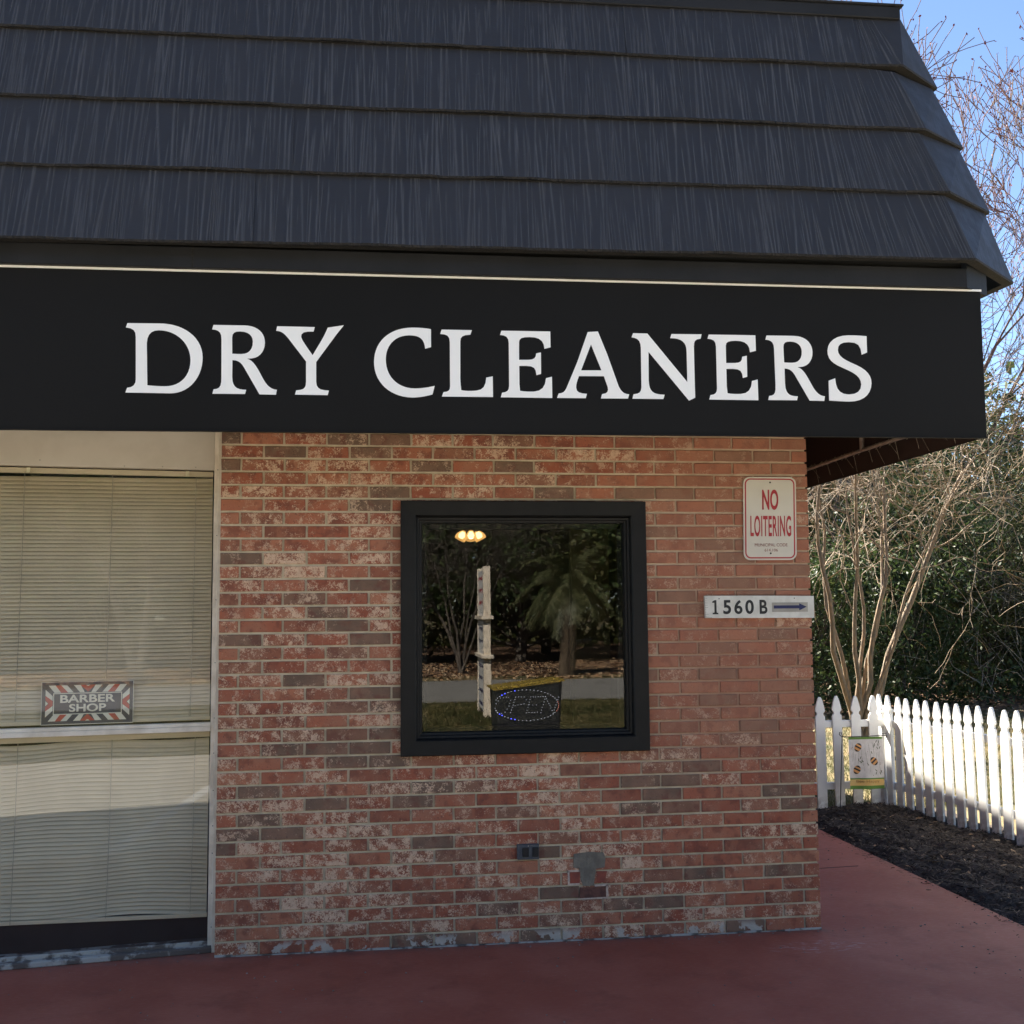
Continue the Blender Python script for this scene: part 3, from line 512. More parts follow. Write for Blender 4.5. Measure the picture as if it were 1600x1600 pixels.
def roof():
    rf = MB(); rf.quad((-14, -.35, 4.64), (-14, 9, 4.64), (-.44, 9, 4.64), (.36, -.35, 4.64))
    rf.box(-14, .3, -.3, .1, 3.2, 4.6)
    root = rf.build('roof', M['dark'], bld)
    yf = lambda z: -.760+(z-3.282)*.2322
    rnd = random.Random(3)
    for i in range(4):
        mb = MB(); (xb, yb, zb), (xt, yt, zt) = RL[i], RU[i]
        st = .030
        # seams
        cuts = []; x = xb-[.95, .72, .50, .22][i]
        while x > -14: cuts.append(x); x -= rnd.choice([1.21, 1.22, 1.2])
        edges = [None]+cuts+[-14.0]
        for k in range(len(edges)-1):
            o = [0, .0035, .001, .0045, .002][k % 5]
            if k == 0: A, B = (xb, yb-st-o, zb), (xt, yt-.004-o, zt+.012)
            else:
                X = edges[k]; zz = SL*(X-.5); A, B = (X, yf(ZB[i])-st-o, ZB[i]+zz), (X, yf(ZB[i+1])-.004-o, ZB[i+1]+zz+.012)
            X = edges[k+1]; zz = SL*(X-.5)-(.0015 if k % 2 else 0)
            Cc, Dd = (X, yf(ZB[i])-st-o, ZB[i]+zz), (X, yf(ZB[i+1])-.004-o, ZB[i+1]+zz+.012)
            P = lambda a, b, t: tuple(a[j]+(b[j]-a[j])*t for j in range(3))
            vis = Cc[0] > -5.3
            n = max(1, int((A[0]-Cc[0])/.003)) if vis else 3; nr = 9 if vis else 1
            Hf = ridge_field(n+1, nr+1, (A[0]-Cc[0]), rnd) if vis else np.zeros((n+1, nr+1))
            base = len(mb.v)
            jit = np.cumsum([rnd.gauss(0, .0005) for _ in range(n+1)]); jit -= np.linspace(jit[0], jit[-1], n+1)
            for c in range(n+1):
                lo_, hi_ = P(Cc, A, c/n), P(Dd, B, c/n)
                for r_ in range(nr+1):
                    q = P(lo_, hi_, r_/nr); hh = float(Hf[c, r_])
                    mb.v.append((q[0], q[1]-.0042*hh, q[2]+(jit[c]*.6 if r_ == 0 else 0))); mb.a.append((hh, 0, 0))
            for c in range(n):
                for r_ in range(nr):
                    i0 = base+c*(nr+1)+r_; i1 = i0+nr+1; mb.f.append((i0, i1, i1+1, i0+1)); mb.m.append(0)
                a0, a1 = mb.v[base+c*(nr+1)], mb.v[base+(c+1)*(nr+1)]
                c0 = (a0[0], a0[1]+.003, a0[2]-.010); c1 = (a1[0], a1[1]+.003, a1[2]-.010)
                mb.quad(c0, c1, a1, a0, 1)
            mb.quad((Cc[0], Cc[1]+.05, Cc[2]-.010), (A[0], A[1]+.05, A[2]-.010), (A[0], A[1]+.003, A[2]-.010), (Cc[0], Cc[1]+.003, Cc[2]-.010), 1)
            # the seam's own edge
            if k: mb.quad(A, (A[0], A[1]+.006, A[2]), (B[0], B[1]+.006, B[2]), B, 1)
        A, B = (xb, yb-st, zb), (xt, yt-.004, zt+.012); T0, T1 = TL[i], TU[i]
        mb.quad(A, T0, T1, B, 0)
        a2, t2 = (A[0], A[1]+.003, A[2]-.010), (T0[0], T0[1]+.003, T0[2]-.010)
        mb.quad(a2, t2, T0, A, 1); mb.quad((a2[0]-.02, a2[1]+.05, a2[2]), (t2[0]-.04, t2[1]+.03, t2[2]), t2, a2, 1)
        kx = .085*9.6; e0, e1 = (T0[0]-kx, 9.2, T0[2]), (T1[0]-kx, 9.2, T1[2])
        mb.quad(T0, e0, e1, T1, 0); mb.quad(t2, (t2[0]-kx, 9.2, t2[2]), e0, T0, 1); mb.quad((t2[0]-.05, t2[1], t2[2]), (t2[0]-.05-kx, 9.2, t2[2]), (t2[0]-kx, 9.2, t2[2]), t2, 1)
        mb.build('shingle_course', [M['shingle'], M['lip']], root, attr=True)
    # cap flashing along the top
    mb = MB(); z = 4.640
    sh = lambda x, y, zz: (x, y, zz+SL*min(0, x-.4)*.9)
    mb.box(-14, .385, -.475, -.40, z-.012, z+.052, T=sh, b=.004); mb.box(-14, .400, -.487, -.38, z+.052, z+.062, T=sh, b=.002)
    mb.box(.33, .40, -.40, 9.2, z-.012, z+.055, T=lambda x, y, z: (x-.085*(y+.4), y, z))
    mb.build('roof_cap', M['fascia'], root)
    return root
roof()

# ---- fascia, soffit and awning band
shf = lambda x, y, z: (x, y, z+.0042*(x-.6)*(1 if z > 3.1 else .7))
mb = MB(); mb.box(-14, .56, -.690, -.30, 3.168, 3.262, b=.003, T=shf)
mb.add([(.56, -.688, 3.168), (.735, -.560, 3.168), (.735, -.560, 3.30), (.56, -.688, 3.275), (-.08, 9, 3.168), (-.08, 9, 3.30), (-.3, 9, 3.168)], [(0, 1, 2, 3), (1, 4, 5, 2), (0, 6, 4, 1)])
mb.quad((-14, -.64, 3.20), (.56, -.64, 3.262), (.56, -.64, 3.34), (-14, -.64, 3.20))
mb.build('fascia_board', M['fascia'], bld)
mb = MB(); mb.box(-3.08, -3.072, -.693, -.689, 3.166, 3.27, T=shf); mb.build('fascia_seam', M['lip'], bld)
mb = MB(); mb.box(-14, .62, -.62, 2.2, 3.02, 3.06); mb.box(-14, -.02, 2.2, 9, 3.02, 3.06); mb.build('soffit', M['dark'], bld)
awn = MB()
shs = lambda x, y, z: (x, y, z+(.0045 if z > 3 else .0030)*(x-.643))
awn.box(-14, .646, -.652, -.644, 2.445, 3.166, T=shs, b=.002)
awn.box(.640, .646, -.644, 2.2, 2.446, 3.166, b=.002); awn.box(0, .64, 2.19, 2.196, 2.446, 3.166)
awn.box(-14, .646, -.660, -.640, 2.440, 2.447, T=shs)
awning = awn.build('awning', M['black_metal'], bld)
mb = MB(); mb.box(-14, .648, -.6585, -.6535, 3.1600, 3.1695, T=shs); mb.build('white_trim_line', M['vinyl'], awning)
mb = MB(); mb.quad((.6385, 2.18, 2.45), (.6385, -.64, 2.45), (.6385, -.64, 3.02), (.6385, 2.18, 3.02)); mb.quad((.6385, 2.185, 2.45), (0, 2.185, 2.45), (0, 2.185, 3.02), (.6385, 2.185, 3.02)); mb.build('awning_lining', M['brown'], awning)
mb = MB(); mb.tube([(.60, y, 2.562+.004*math.sin(y*3)) for y in np.arange(-.6, 2.15, .2)], .011, 8)
mb.tube([(-13.5, -.60, 2.50), (.60, -.60, 2.562)], .011, 8)
for y in (-.3, .62, 1.9): mb.tube([(.60, y, 2.56), (.60, y, 3.04)], .014, 8)
mb.tube([(.10, 1.0, 2.44), (.10, 1.0, 3.04)], .018, 8)
mb.build('awning_frame_tube', M['galv'], awning, smooth=True)
mb = MB()
for k, y in enumerate(np.cumsum([-.55]+[.05+.11*((q*7)%5)/5 for q in range(22)])):
    dz = .02*math.sin(k*2.1); mb = MB()
    if k % 3 != 1: mb.tube([(.60, y, 2.574), (.612, y+.02, 2.56), (.636, y+.03*(-1)**k, 2.485+dz*1.6)], .0011, 3, cap=False)
    mb.tube([(.586, y, 2.562), (.60, y, 2.578), (.614, y, 2.562), (.60, y, 2.546)], .003, 4)
    mb.build('lashing_cord', M['cord'], awning)

# lettering
for ch, dx, dz in SIGN_TEXT:
    cu = bpy.data.curves.new('g', 'CURVE'); cu.dimensions = '2D'; cu.fill_mode = 'BOTH'; cu.extrude = .0012
    for pts in GLYPH[ch]:
        s = cu.splines.new('POLY'); s.points.add(len(pts)-1); s.use_cyclic_u = True
        for p_, (x, z) in zip(s.points, pts): p_.co = (x+dx, z+dz, 0, 1)
    V, F = curve_mesh(cu)
    mb = MB(); mb.add([(x, -.6538-z, y) for x, y, z in V], F)
    o = mb.build('letter', M['vinyl'], awning)

# ---- small square window
def window():
    x0, x1, z0, z1 = WIN
    rings = [(0, .004), (0, -.034), (.004, -.038), (.072, -.034), (.078, -.028), (.084, -.004), (.094, -.002), (.096, .014), (.106, .016), (.110, .045), (.112, .07)]
    mb = MB(); vs = []
    for ins, y in rings: vs += [(x0+ins, y, z0+ins), (x1-ins, y, z0+ins), (x1-ins, y, z1-ins), (x0+ins, y, z1-ins)]
    fs = []
    for r_ in range(len(rings)-1):
        for k in range(4): a, b = r_*4+k, r_*4+(k+1) % 4; fs.append((a, b, b+4, a+4))
    mb.add(vs, fs); win = mb.build('window', M['casing'], bld)
    mb = MB(); i = .108; mb.quad((x0+i, .046, z0+i), (x1-i, .046, z0+i), (x1-i, .046, z1-i), (x0+i, .046, z1-i)); mb.build('pane', M['glass'], win)
    mb = MB()
    for a, b, c, d in ((x0+.1, x0+.135, z0+.1, z1-.1), (x1-.135, x1-.1, z0+.1, z1-.1)): mb.box(a, b, .055, .10, c, d)
    mb.box(x0+.1, x1-.1, .055, .10, z1-.135, z1-.1); mb.box(x0+.1, x1-.1, .055, .10, z0+.1, z0+.13)
    mb.build('sash', M['casing'], win)
window()

# ---- rooms behind the glass
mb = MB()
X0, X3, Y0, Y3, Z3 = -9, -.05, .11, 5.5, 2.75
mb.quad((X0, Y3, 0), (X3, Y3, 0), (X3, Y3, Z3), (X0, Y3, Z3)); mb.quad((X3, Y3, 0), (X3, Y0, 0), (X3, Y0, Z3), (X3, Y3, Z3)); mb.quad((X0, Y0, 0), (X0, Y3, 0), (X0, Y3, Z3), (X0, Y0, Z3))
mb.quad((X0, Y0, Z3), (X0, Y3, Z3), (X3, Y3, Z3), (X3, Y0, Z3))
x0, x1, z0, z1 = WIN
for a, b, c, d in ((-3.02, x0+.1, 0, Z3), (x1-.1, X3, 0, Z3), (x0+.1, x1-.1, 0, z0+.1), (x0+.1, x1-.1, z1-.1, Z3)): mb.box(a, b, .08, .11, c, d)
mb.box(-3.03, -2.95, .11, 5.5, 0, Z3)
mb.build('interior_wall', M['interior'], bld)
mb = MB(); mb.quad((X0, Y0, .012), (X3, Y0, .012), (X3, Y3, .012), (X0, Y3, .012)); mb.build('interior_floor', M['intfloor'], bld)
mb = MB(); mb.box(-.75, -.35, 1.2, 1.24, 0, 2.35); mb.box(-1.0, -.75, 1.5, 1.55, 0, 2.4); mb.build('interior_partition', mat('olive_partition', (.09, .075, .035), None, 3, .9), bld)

# ---- angled storefront window at the left
SB = Vector((-3.0632, .1283, 0)); A8 = R(8); SU = Vector((-math.cos(A8), -math.sin(A8), 0)); SO = Vector((math.sin(A8), -math.cos(A8), 0))
def SP(s, o, h):
    v = SB+SU*s+SO*o; return (v.x, v.y, h)
sf = MB(); SW = 2.9
sf.box(-.04, .012, -.05, .012, .0, 2.76, T=SP, b=.002)          # right jamb
sf.box(-.048, -.006, .012, .05, .0, 2.76, T=SP, b=.002)
for k, h in enumerate((2.35, 2.02, 1.7, 1.39, 1.12, .95, .77, .60, .47, .28, .12)): sf.box(-.006, -.002, .0498, .0515, h, h+.004, 1, T=SP)
sf.box(1.9, 1.95, -.05, .02, 0, 2.76, T=SP, b=.002); sf.box(.012, 1.9, -.035, .022, 1.055, 1.080, T=SP, b=.002); sf.box(.012, 1.9, -.03, .014, 1.080, 1.098, T=SP, b=.002)
sfo = sf.build('storefront_window', [M['white_frame'], M['ink']], bld)
mb = MB(); mb.box(.012, 1.9, -.04, .006, 2.357, 2.78, T=SP, b=.002); mb.box(-.02, 2.9, -.05, -.04, 2.357, 2.78, T=SP); mb.build('header_panel', M['cream_panel'], sfo)
pieces([(s_, s_+.006, .006, .0075, 2.372+.01*math.sin(s_*40), 2.378+.01*math.sin(s_*40)) for s_ in (.10, .26, .44, .83)], 'panel_nick', M['tape'], sfo, SP)
mb = MB(); mb.quad(SP(.012, -.006, 1.098), SP(1.9, -.006, 1.098), SP(1.9, -.006, 2.357), SP(.012, -.006, 2.357)); mb.build('pane', M['glass2'], sfo)
mb = MB(); mb.quad(SP(.012, -.006, .045), SP(1.9, -.006, .045), SP(1.9, -.006, 1.055), SP(.012, -.006, 1.055)); mb.build('pane', M['glass2'], sfo)
mb = MB(); mb.box(-.01, 1.9, -.06, .0, 0.0, .045, T=SP, b=.003); mb.box(-.01, 1.9, .0, .05, 0.0, .026, T=SP, b=.004); mb.build('threshold', M['sill'], sfo)
mb = MB(); mb.box(-.01, 1.9, -.075, -.062, .04, .17, T=SP); mb.build('lower_panel', M['dark'], sfo)
mb = MB(); mb.box(1.95, 6, -.2, .0, 0, 2.78, T=SP); mb.build('side_wall', M['cream_panel'], bld)

# ================================================================== THINGS AT THE BUILDING
def blind(name, label, top, bot, n, sagf, cords):
    root = thing(name, label, 'window blind', SP(.9, -.05, bot))
    mb = MB(); mb.box(.016, 1.88, -.066, -.036, top-.026, top, T=SP, b=.002); mb.build('headrail', M['blind'], root)
    mb = MB(); NS = 30; pitch = (top-.03-bot)/n
    for k in range(n):
        hc = top-.034-pitch*(k+.5); prof = [(-.0085, .0105), (-.001, .004), (.0045, -.0035), (.007, -.0115)]
        vs = []; rr = random.Random(k*7+n)
        dz = rr.uniform(-.0008, .0008); tl = rr.uniform(-.0012, .0012)
        for i in range(NS+1):
            s_ = .018+(1.86-.018)*i/NS
            for o_, z_ in prof: vs.append(SP(s_, -.050+o_+tl, hc+z_+dz+sagf(s_, hc)))
        m_ = len(prof); fs = [(i*m_+j, (i+1)*m_+j, (i+1)*m_+j+1, i*m_+j+1) for i in range(NS) for j in range(m_-1)]
        mb.add(vs, fs)
    mb.build('slats', M['blind'], root, smooth=True)
    for c_ in cords:
        mb = MB(); mb.tube([SP(c_, -.038, top-.02), SP(c_+.004, -.037, (top+bot)/2), SP(c_+.012, -.038, bot)], .0016, 4); mb.build('ladder_cord', M['cord'], root)
    mb = MB(); mb.box(.016, 1.86, -.060, -.040, bot-.022, bot-.002, T=lambda s, o, h: SP(s, o, h+sagf(s, bot)), b=.002); mb.build('bottom_rail', M['blind'], root)
    return root
b1 = blind('window_blind', 'closed cream mini blind in the upper pane, above the white crossbar', 2.352, 1.128, 62, lambda s, h: -.0015*math.sin(s*5)-.01*(s-.1)*max(0, (h-1.1)), (.10, .50, .905, 1.4))
pieces([(s_-.009, s_+.009, -.034, -.02, 2.325, 2.352, .002) for s_ in (.143, .888)], 'valance_clip', M['brass'], b1, SP)
blind('window_blind', 'sagging cream mini blind in the lower pane, below the white crossbar', 1.050, .178, 43,
      lambda s, h: .010*math.cos((s-.3)*3.6)*(1 if h < 1.0 else .3)+.028*(s-.3)*(1.1-h)-.006*math.sin(s*9+h*6), (.085, .475, .90, 1.35))

# barber shop sign standing on the crossbar
bs = thing('barber_shop_sign', 'small framed BARBER SHOP sign with red white and navy stripes standing on the crossbar', 'sign', SP(.59, -.022, 1.1))
S0, S1, H0, H1 = .801, .379, 1.106, 1.312
def BP(u, v, o): return SP(S0+(S1-S0)*u, -.028+o, H1+(H0-H1)*v)
def bquads(polys, o, name, m, parent=bs, flip=True):
    mb = MB()
    for pl_ in polys:
        n = len(pl_); mb.add([BP(u, v, o) for u, v in pl_]+[BP(u, v, o-.0004) for u, v in pl_], [tuple(range(n)), tuple(range(2*n-1, n-1, -1))]+[(i, (i+1) % n, n+(i+1) % n, n+i) for i in range(n)])
    return mb.build(name, m, parent)
mb = MB(); mb.box(S1, S0, -.036, -.028, H0, H1, T=SP, b=.001); mb.build('backing_plate', M['bs_navy'], bs)
bquads([[(0, 0), (1, 0), (1, .012), (0, .012)], [(0, .985), (1, .985), (1, 1), (0, 1)], [(0, 0), (.006, 0), (.006, 1), (0, 1)], [(.994, 0), (1, 0), (1, 1), (.994, 1)]], .0007, 'edge_line', M['bs_white'])
top = [(.075, .15, .14, .21), (.21, .275, .285, .345), (.345, .42, .415, .465)]
redt = [(.15, .21, .21, .285)]
wh = []; rd = []
def sym(lst, dst):
    for a, b, c, d in lst:
        for mir in (0, 1):
            X = (lambda q: 1-q) if mir else (lambda q: q)
            for bot in (0, 1):
                Y = (lambda q: 1-q) if bot else (lambda q: q)
                dst.append([(X(a), Y(.085)), (X(b), Y(.085)), (X(d), Y(.255)), (X(c), Y(.255))])
sym(top, wh); sym(redt, rd)
for Y in ((lambda q: q), (lambda q: 1-q)):
    rd.append([(.42, Y(.085)), (.475, Y(.085)), (.5, Y(.12)), (.525, Y(.085)), (.58, Y(.085)), (.5, Y(.245))])
    wh.append([(.475, Y(.085)), (.525, Y(.085)), (.5, Y(.115))])
for X in ((lambda q: q), (lambda q: 1-q)):
    for Y in ((lambda q: q), (lambda q: 1-q)): wh.append([(X(.045), Y(.18)), (X(.122), Y(.33)), (X(.122), Y(.44)), (X(.045), Y(.32))])
    rd.append([(X(.045), .32), (X(.122), .445), (X(.122), .555), (X(.045), .68), (X(.045), .58), (X(.078), .5), (X(.045), .42)])
    wh.append([(X(.045), .44), (X(.074), .5), (X(.045), .56)])
for q_ in wh: bquads([q_], .0007, 'white_stripe', M['bs_white'])
for q_ in rd: bquads([q_], .0007, 'red_stripe', M['bs_red'])
bquads([[(.128, .265), (.872, .265), (.872, .285), (.128, .285)], [(.128, .745), (.872, .745), (.872, .765), (.128, .765)], [(.128, .285), (.137, .285), (.137, .745), (.128, .745)], [(.863, .285), (.872, .285), (.872, .745), (.863, .745)]], .0009, 'inner_border', M['bs_white'])
mb = MB()
for txt, w_, vc in (('BARBER', .595, .40), ('SHOP', .40, .615)):
    V, F = text_mesh(txt, .04, .0003, .0010); V = fit(V, w_*(S0-S1), .20*(H1-H0)*.92)
    mb.add([SP((S0+S1)/2-x, -.0270+z, H1+(H0-H1)*vc+y) for x, y, z in V], F)
mb.build('lettering', M['bs_white'], bs)

# no loitering sign
def rrect(x0, x1, z0, z1, r, n=6):
    pts = []
    for cx, cz, a0 in ((x1-r, z0+r, -90), (x1-r, z1-r, 0), (x0+r, z1-r, 90), (x0+r, z0+r, 180)):
        for k in range(n+1): a = R(a0+90*k/n); pts.append((cx+r*math.cos(a), cz+r*math.sin(a)))
    return pts
def ring(mb, o, i, y, T=None):
    n = len(o); vs = [(x, y, z) for x, z in o]+[(x, y, z) for x, z in i]
    if T: vs = [T(*v) for v in vs]
    mb.add(vs, [(k, (k+1) % n, n+(k+1) % n, n+k) for k in range(n)])
def tilt(x, y, z): return (x-.012*(z-2.107)/.22*0+.009*(2.107-z)/.218*-1*0-(2.324-z)*.02, y, z)
nl = thing('no_loitering_sign', 'white metal NO LOITERING sign with red border screwed to the brick', 'sign', (-.21, -.006, 2.1))
a0, a1, c0, c1 = -.352, -.064, 1.888, 2.325
mb = MB(); mb.prism(rrect(a0, a1, c0, c1, .035), -.0085, -.0055, T=tilt); mb.build('sign_plate', M['signwhite'], nl)
mb = MB(); ring(mb, rrect(a0+.008, a1-.008, c0+.008, c1-.008, .030), rrect(a0+.015, a1-.015, c0+.015, c1-.015, .024), -.0091, T=tilt); mb.build('red_border', M['signred'], nl)
mb = MB()
def put(mb, txt, w_, h_, cx, cz, y=-.0094, off=.0015, T=tilt, sp=1):
    V, F = text_mesh(txt, .1, .0002, off, spacing=sp); V = fit(V, w_, h_)
    vs = [(cx+x, y-z, cz+yy) for x, yy, z in V]; mb.add([T(*v) for v in vs] if T else vs, F)
put(mb, 'NO', .088, .108, -.206, 2.205, off=.0028, sp=1.05); put(mb, 'LOITERING', .222, .110, -.204, 2.066, off=.0018, sp=1.10); mb.build('red_lettering', M['signred'], nl)
mb = MB(); put(mb, 'MUNICIPAL CODE', .178, .0165, -.203, 1.967, off=.0); put(mb, '614.106', .072, .0155, -.203, 1.940, off=.0); mb.build('small_lettering', mat('faded_red', (.30, .12, .10), None, 9, .6), nl)
for z in (2.296, 1.923): mb = MB(); mb.tube([tilt(-.206, -.0085, z), tilt(-.206, -.0105, z)], .0048, 10); mb.build('screw', M['screw'], nl)

# address board
ad = thing('address_board', 'weathered white wooden board reading 1560B with a blue arrow, at the wall corner', 'sign', (-.29, -.01, 1.64))
mb = MB(); mb.prism([(-.578, 1.589), (.006, 1.585), (.007, 1.699), (-.30, 1.7025), (-.580, 1.7035)], -.026, -.004); mb.build('board', [M['board']], ad)
mb = MB()
rr = random.Random(2)
for k in range(9):
    z = 1.595+k*.0118; mb.box(-.580, -.580+rr.uniform(.004, .018), -.0268, -.0255, z, z+.0018)
mb.box(-.575, -.545, -.0266, -.0255, 1.589, 1.5925); mb.build('worn_edge', M['boardedge'], ad)
mb = MB()
mb.prism([(-.541, 1.608), (-.511, 1.608), (-.511, 1.615), (-.5195, 1.617), (-.5195, 1.681), (-.529, 1.681), (-.542, 1.6735), (-.542, 1.667), (-.531, 1.667), (-.531, 1.617), (-.541, 1.615)], -.0270, -.0262)
for ch, cx, wd in ( ('5', -.463, .042), ('6', -.403, .044), ('0', -.343, .046), ('B', -.268, .042)): put(mb, ch, wd, .073, cx, 1.6445, y=-.0268, off=.0026, T=None)
mb.build('black_numerals', M['ink'], ad)
mb = MB(); mb.box(-.222, -.028, -.0272, -.0258, 1.617, 1.6665); mb.build('arrow_backing', M['tape'], ad)
mb = MB(); mb.prism([(-.213, 1.635), (-.075, 1.635), (-.075, 1.625), (-.034, 1.643), (-.075, 1.661), (-.075, 1.651), (-.213, 1.651)], -.0282, -.0272); mb.build('blue_arrow', M['navy'], ad)
for x in (-.505, -.10): mb = MB(); mb.tube([(x, -.026, 1.688), (x, -.0275, 1.688)], .003, 8); mb.build('nail', M['screw'], ad)

# outlet cover
ob = thing('outlet_cover', 'dark grey double flap electrical outlet cover low on the brick wall', 'outlet', (-1.51, 0, .44))
mb = MB(); mb.box(-1.567, -1.457, -.020, .003, .406, .480, b=.003); mb.build('housing', M['outlet'], ob)
pieces([(x-.002, x+.030, -.027, -.020, .420, .466, .003) for x in (-1.540, -1.490)], 'flap', M['bin'], ob)
mb = MB(); mb.tube([(-1.512, -.02, .472), (-1.512, -.0225, .472)], .003, 8); mb.build('screw', M['galv'], ob)

# LED open sign in the window
os_ = thing('open_sign', 'dark LED OPEN sign with oval ring of blue and white dots inside the window', 'sign', (-1.5, .14, 1.05))
mb = MB(); mb.prism([(-1.672, 1.030), (-1.326, 1.030), (-1.322, 1.272), (-1.40, 1.262), (-1.50, 1.245), (-1.58, 1.234), (-1.668, 1.228)], .133, .160); mb.build('panel', M['bin'], os_)
def dots(mb, pts, r=.0016, mi=0):
    for x, z in pts:
        n = 6; mb.add([(x+r*math.cos(2*math.pi*k/n), .1322, z+r*math.sin(2*math.pi*k/n)) for k in range(n)]+[(x, .1310, z)], [(k, (k+1) % n, n) for k in range(n)], mi)
for l_ in LED_LETTERS:
    mb = MB(); dots(mb, l_, .0011); mb.build('letter', M['led'], os_)
mb = MB(); A = []; B_ = []; C_ = []
for k, pt in enumerate(LED_RING):
    a = 360*k/len(LED_RING)
    if a > 340 or a < 22: B_.append(pt)
    elif 100 < a < 150 or 205 < a < 255:
        if k % 4 < 2: A.append(pt)
        else: C_.append(pt)
    elif a < 160 or a > 200: C_.append(pt)
dots(mb, C_, .0013, 0); dots(mb, A, .0032, 1); dots(mb, B_, .0016, 2); mb.build('dot_ring', [M['led'], M['led_blue'], M['led_red']], os_)
gt = MB(); rr = random.Random(6)
for k in range(70):
    u = rr.random(); x = -1.645+.335*u; z = 1.238+.047*u**1.3+.004; t_ = rr.uniform(0, 6.28)
    d = .009; gt.tube([(x-d*math.cos(t_), .128+rr.uniform(-.004, .004), z-d*.4*math.sin(t_)), (x+d*math.cos(t_), .128, z+d*.4*math.sin(t_))], .0028, 3)
gt.build('tinsel', M['gold'], None)
tag(bpy.data.objects['tinsel'], 'strip of gold tinsel draped along the top of the LED sign', 'garland')

# pendant lamp inside
pl = thing('pendant_lamp', 'lit hanging lamp with three amber bell shades inside the window', 'lamp', (-1.605, 2.0, 2.7))
mb = MB(); mb.tube([(-1.605, 2.0, 2.745), (-1.605, 2.0, 2.18)], .008, 8); mb.tube([(-1.605, 2.0, 2.20), (-1.605, 2.0, 2.16)], [.03, .02], 10)
for a in (0, 120, 240): mb.tube([(-1.605, 2.0, 2.19), (-1.605+.07*math.cos(R(a+80)), 2.0+.07*math.sin(R(a+80)), 2.185)], .006, 6)
mb.build('stem', M['screw'], pl, smooth=True)
for a in (200, 270, 340):
    cx, cy = -1.605+.045*math.cos(R(a)), 2.0+.05*math.sin(R(a)); dx, dy = math.cos(R(a))*.55, math.sin(R(a))*.25
    ax = Vector((dx, dy, -1)).normalized(); p0 = Vector((cx, cy, 2.185))
    ts = [0, .012, .03, .05, .068]; rs = [.012, .022, .034, .040, .038]
    mb = MB(); mb.tube([p0+ax*t_ for t_ in ts], rs, 16, cap=False); sh_ = mb.build('lamp_shade', M['shadeglow'], pl, smooth=True)
    mb = MB(); mb.tube([p0+ax*.01, p0+ax*.035, p0+ax*.055], [.012, .024, .016], 10); mb.build('bulb', M['bulb'], sh_, smooth=True)
# ================================================================== FENCE
F0 = Vector((1.944, 3.315, 0)); FD = Vector((.14064, -.99006, 0))
fence = thing('picket_fence', 'white picket fence with gothic tops turning the corner beside the mulch bed', 'fence', (1.944, 3.315, 0))
half = [(.006, .917), (.013, .908), (.021, .888), (.030, .856), (.037, .826), (.0395, .808), (.037, .797), (.029, .791), (.0255, .780), (.028, .769), (.037, .762), (.040, .750), (.040, -.03)]
outl = [(-x, z) for x, z in half][::-1]+[(x, z) for x, z in half]
def picket_mesh():
    mb = MB(); mb.prism(outl, -.009, .009)
    o = mb.build('picket', M['white'], fence); o['_loc'] = (0, 0, 0); return o
pk = picket_mesh(); used = [False]
for v in pk.data.vertices: v.co += Vector((1.944, 3.315, 0))
rr = random.Random(12)
def place_picket(x, y, rz):
    o = pk
    if used[0]: o = pk.copy(); COL.objects.link(o); o.parent = fence
    used[0] = True
    o.location = (x-1.944, y-3.315, rr.uniform(-.006, .006)); o.rotation_euler = (rr.uniform(-.010, .010), rr.uniform(-.011, .011), rz+rr.uniform(-.035, .035))
bx = [1.389+.153*k for k in range(-8, 4)]
for x in bx: place_picket(x, 3.295, 0)
ang = math.atan2(FD.y, FD.x)
n_side = 42
for k in range(n_side):
    d_ = -.045+.1262*k; p = F0+FD*d_; nrm = Vector((-FD.y, FD.x, 0))   # pickets on the outer face
    place_picket(p.x, p.y, ang)
def rail(a, b, zz):
    a, b = Vector(a), Vector(b); d = (b-a); L_ = d.length; d.normalize(); n_ = Vector((-d.y, d.x, 0))
    def T(x, y, z): v = a+d*x+n_*y; return (v.x, v.y, z)
    mb = MB(); mb.box(0, L_, -.018, .018, zz-.028, zz+.028, T=T, b=.003); mb.build('rail', M['white'], fence)
for z in (.690, .190):
    rail((.12, 3.325, 0), (1.96, 3.325, 0), z)
    off = Vector((.028, .004, 0)); rail(F0+off, F0+FD*5.25+off, z)
for p in (Vector((1.985, 3.35, 0)), F0+FD*2.62+Vector((.075, 0, 0)), F0+FD*5.2+Vector((.075, 0, 0)), Vector((.15, 3.38, 0))):
    mb = MB(); mb.box(p.x-.045, p.x+.045, p.y-.045, p.y+.045, -.04, .78, b=.005)
    mb.prism([(p.x-.055, .78), (p.x+.055, .78), (p.x+.05, .795), (p.x, .825), (p.x-.05, .795)], p.y-.055, p.y+.055); mb.build('post', M['white'], fence)

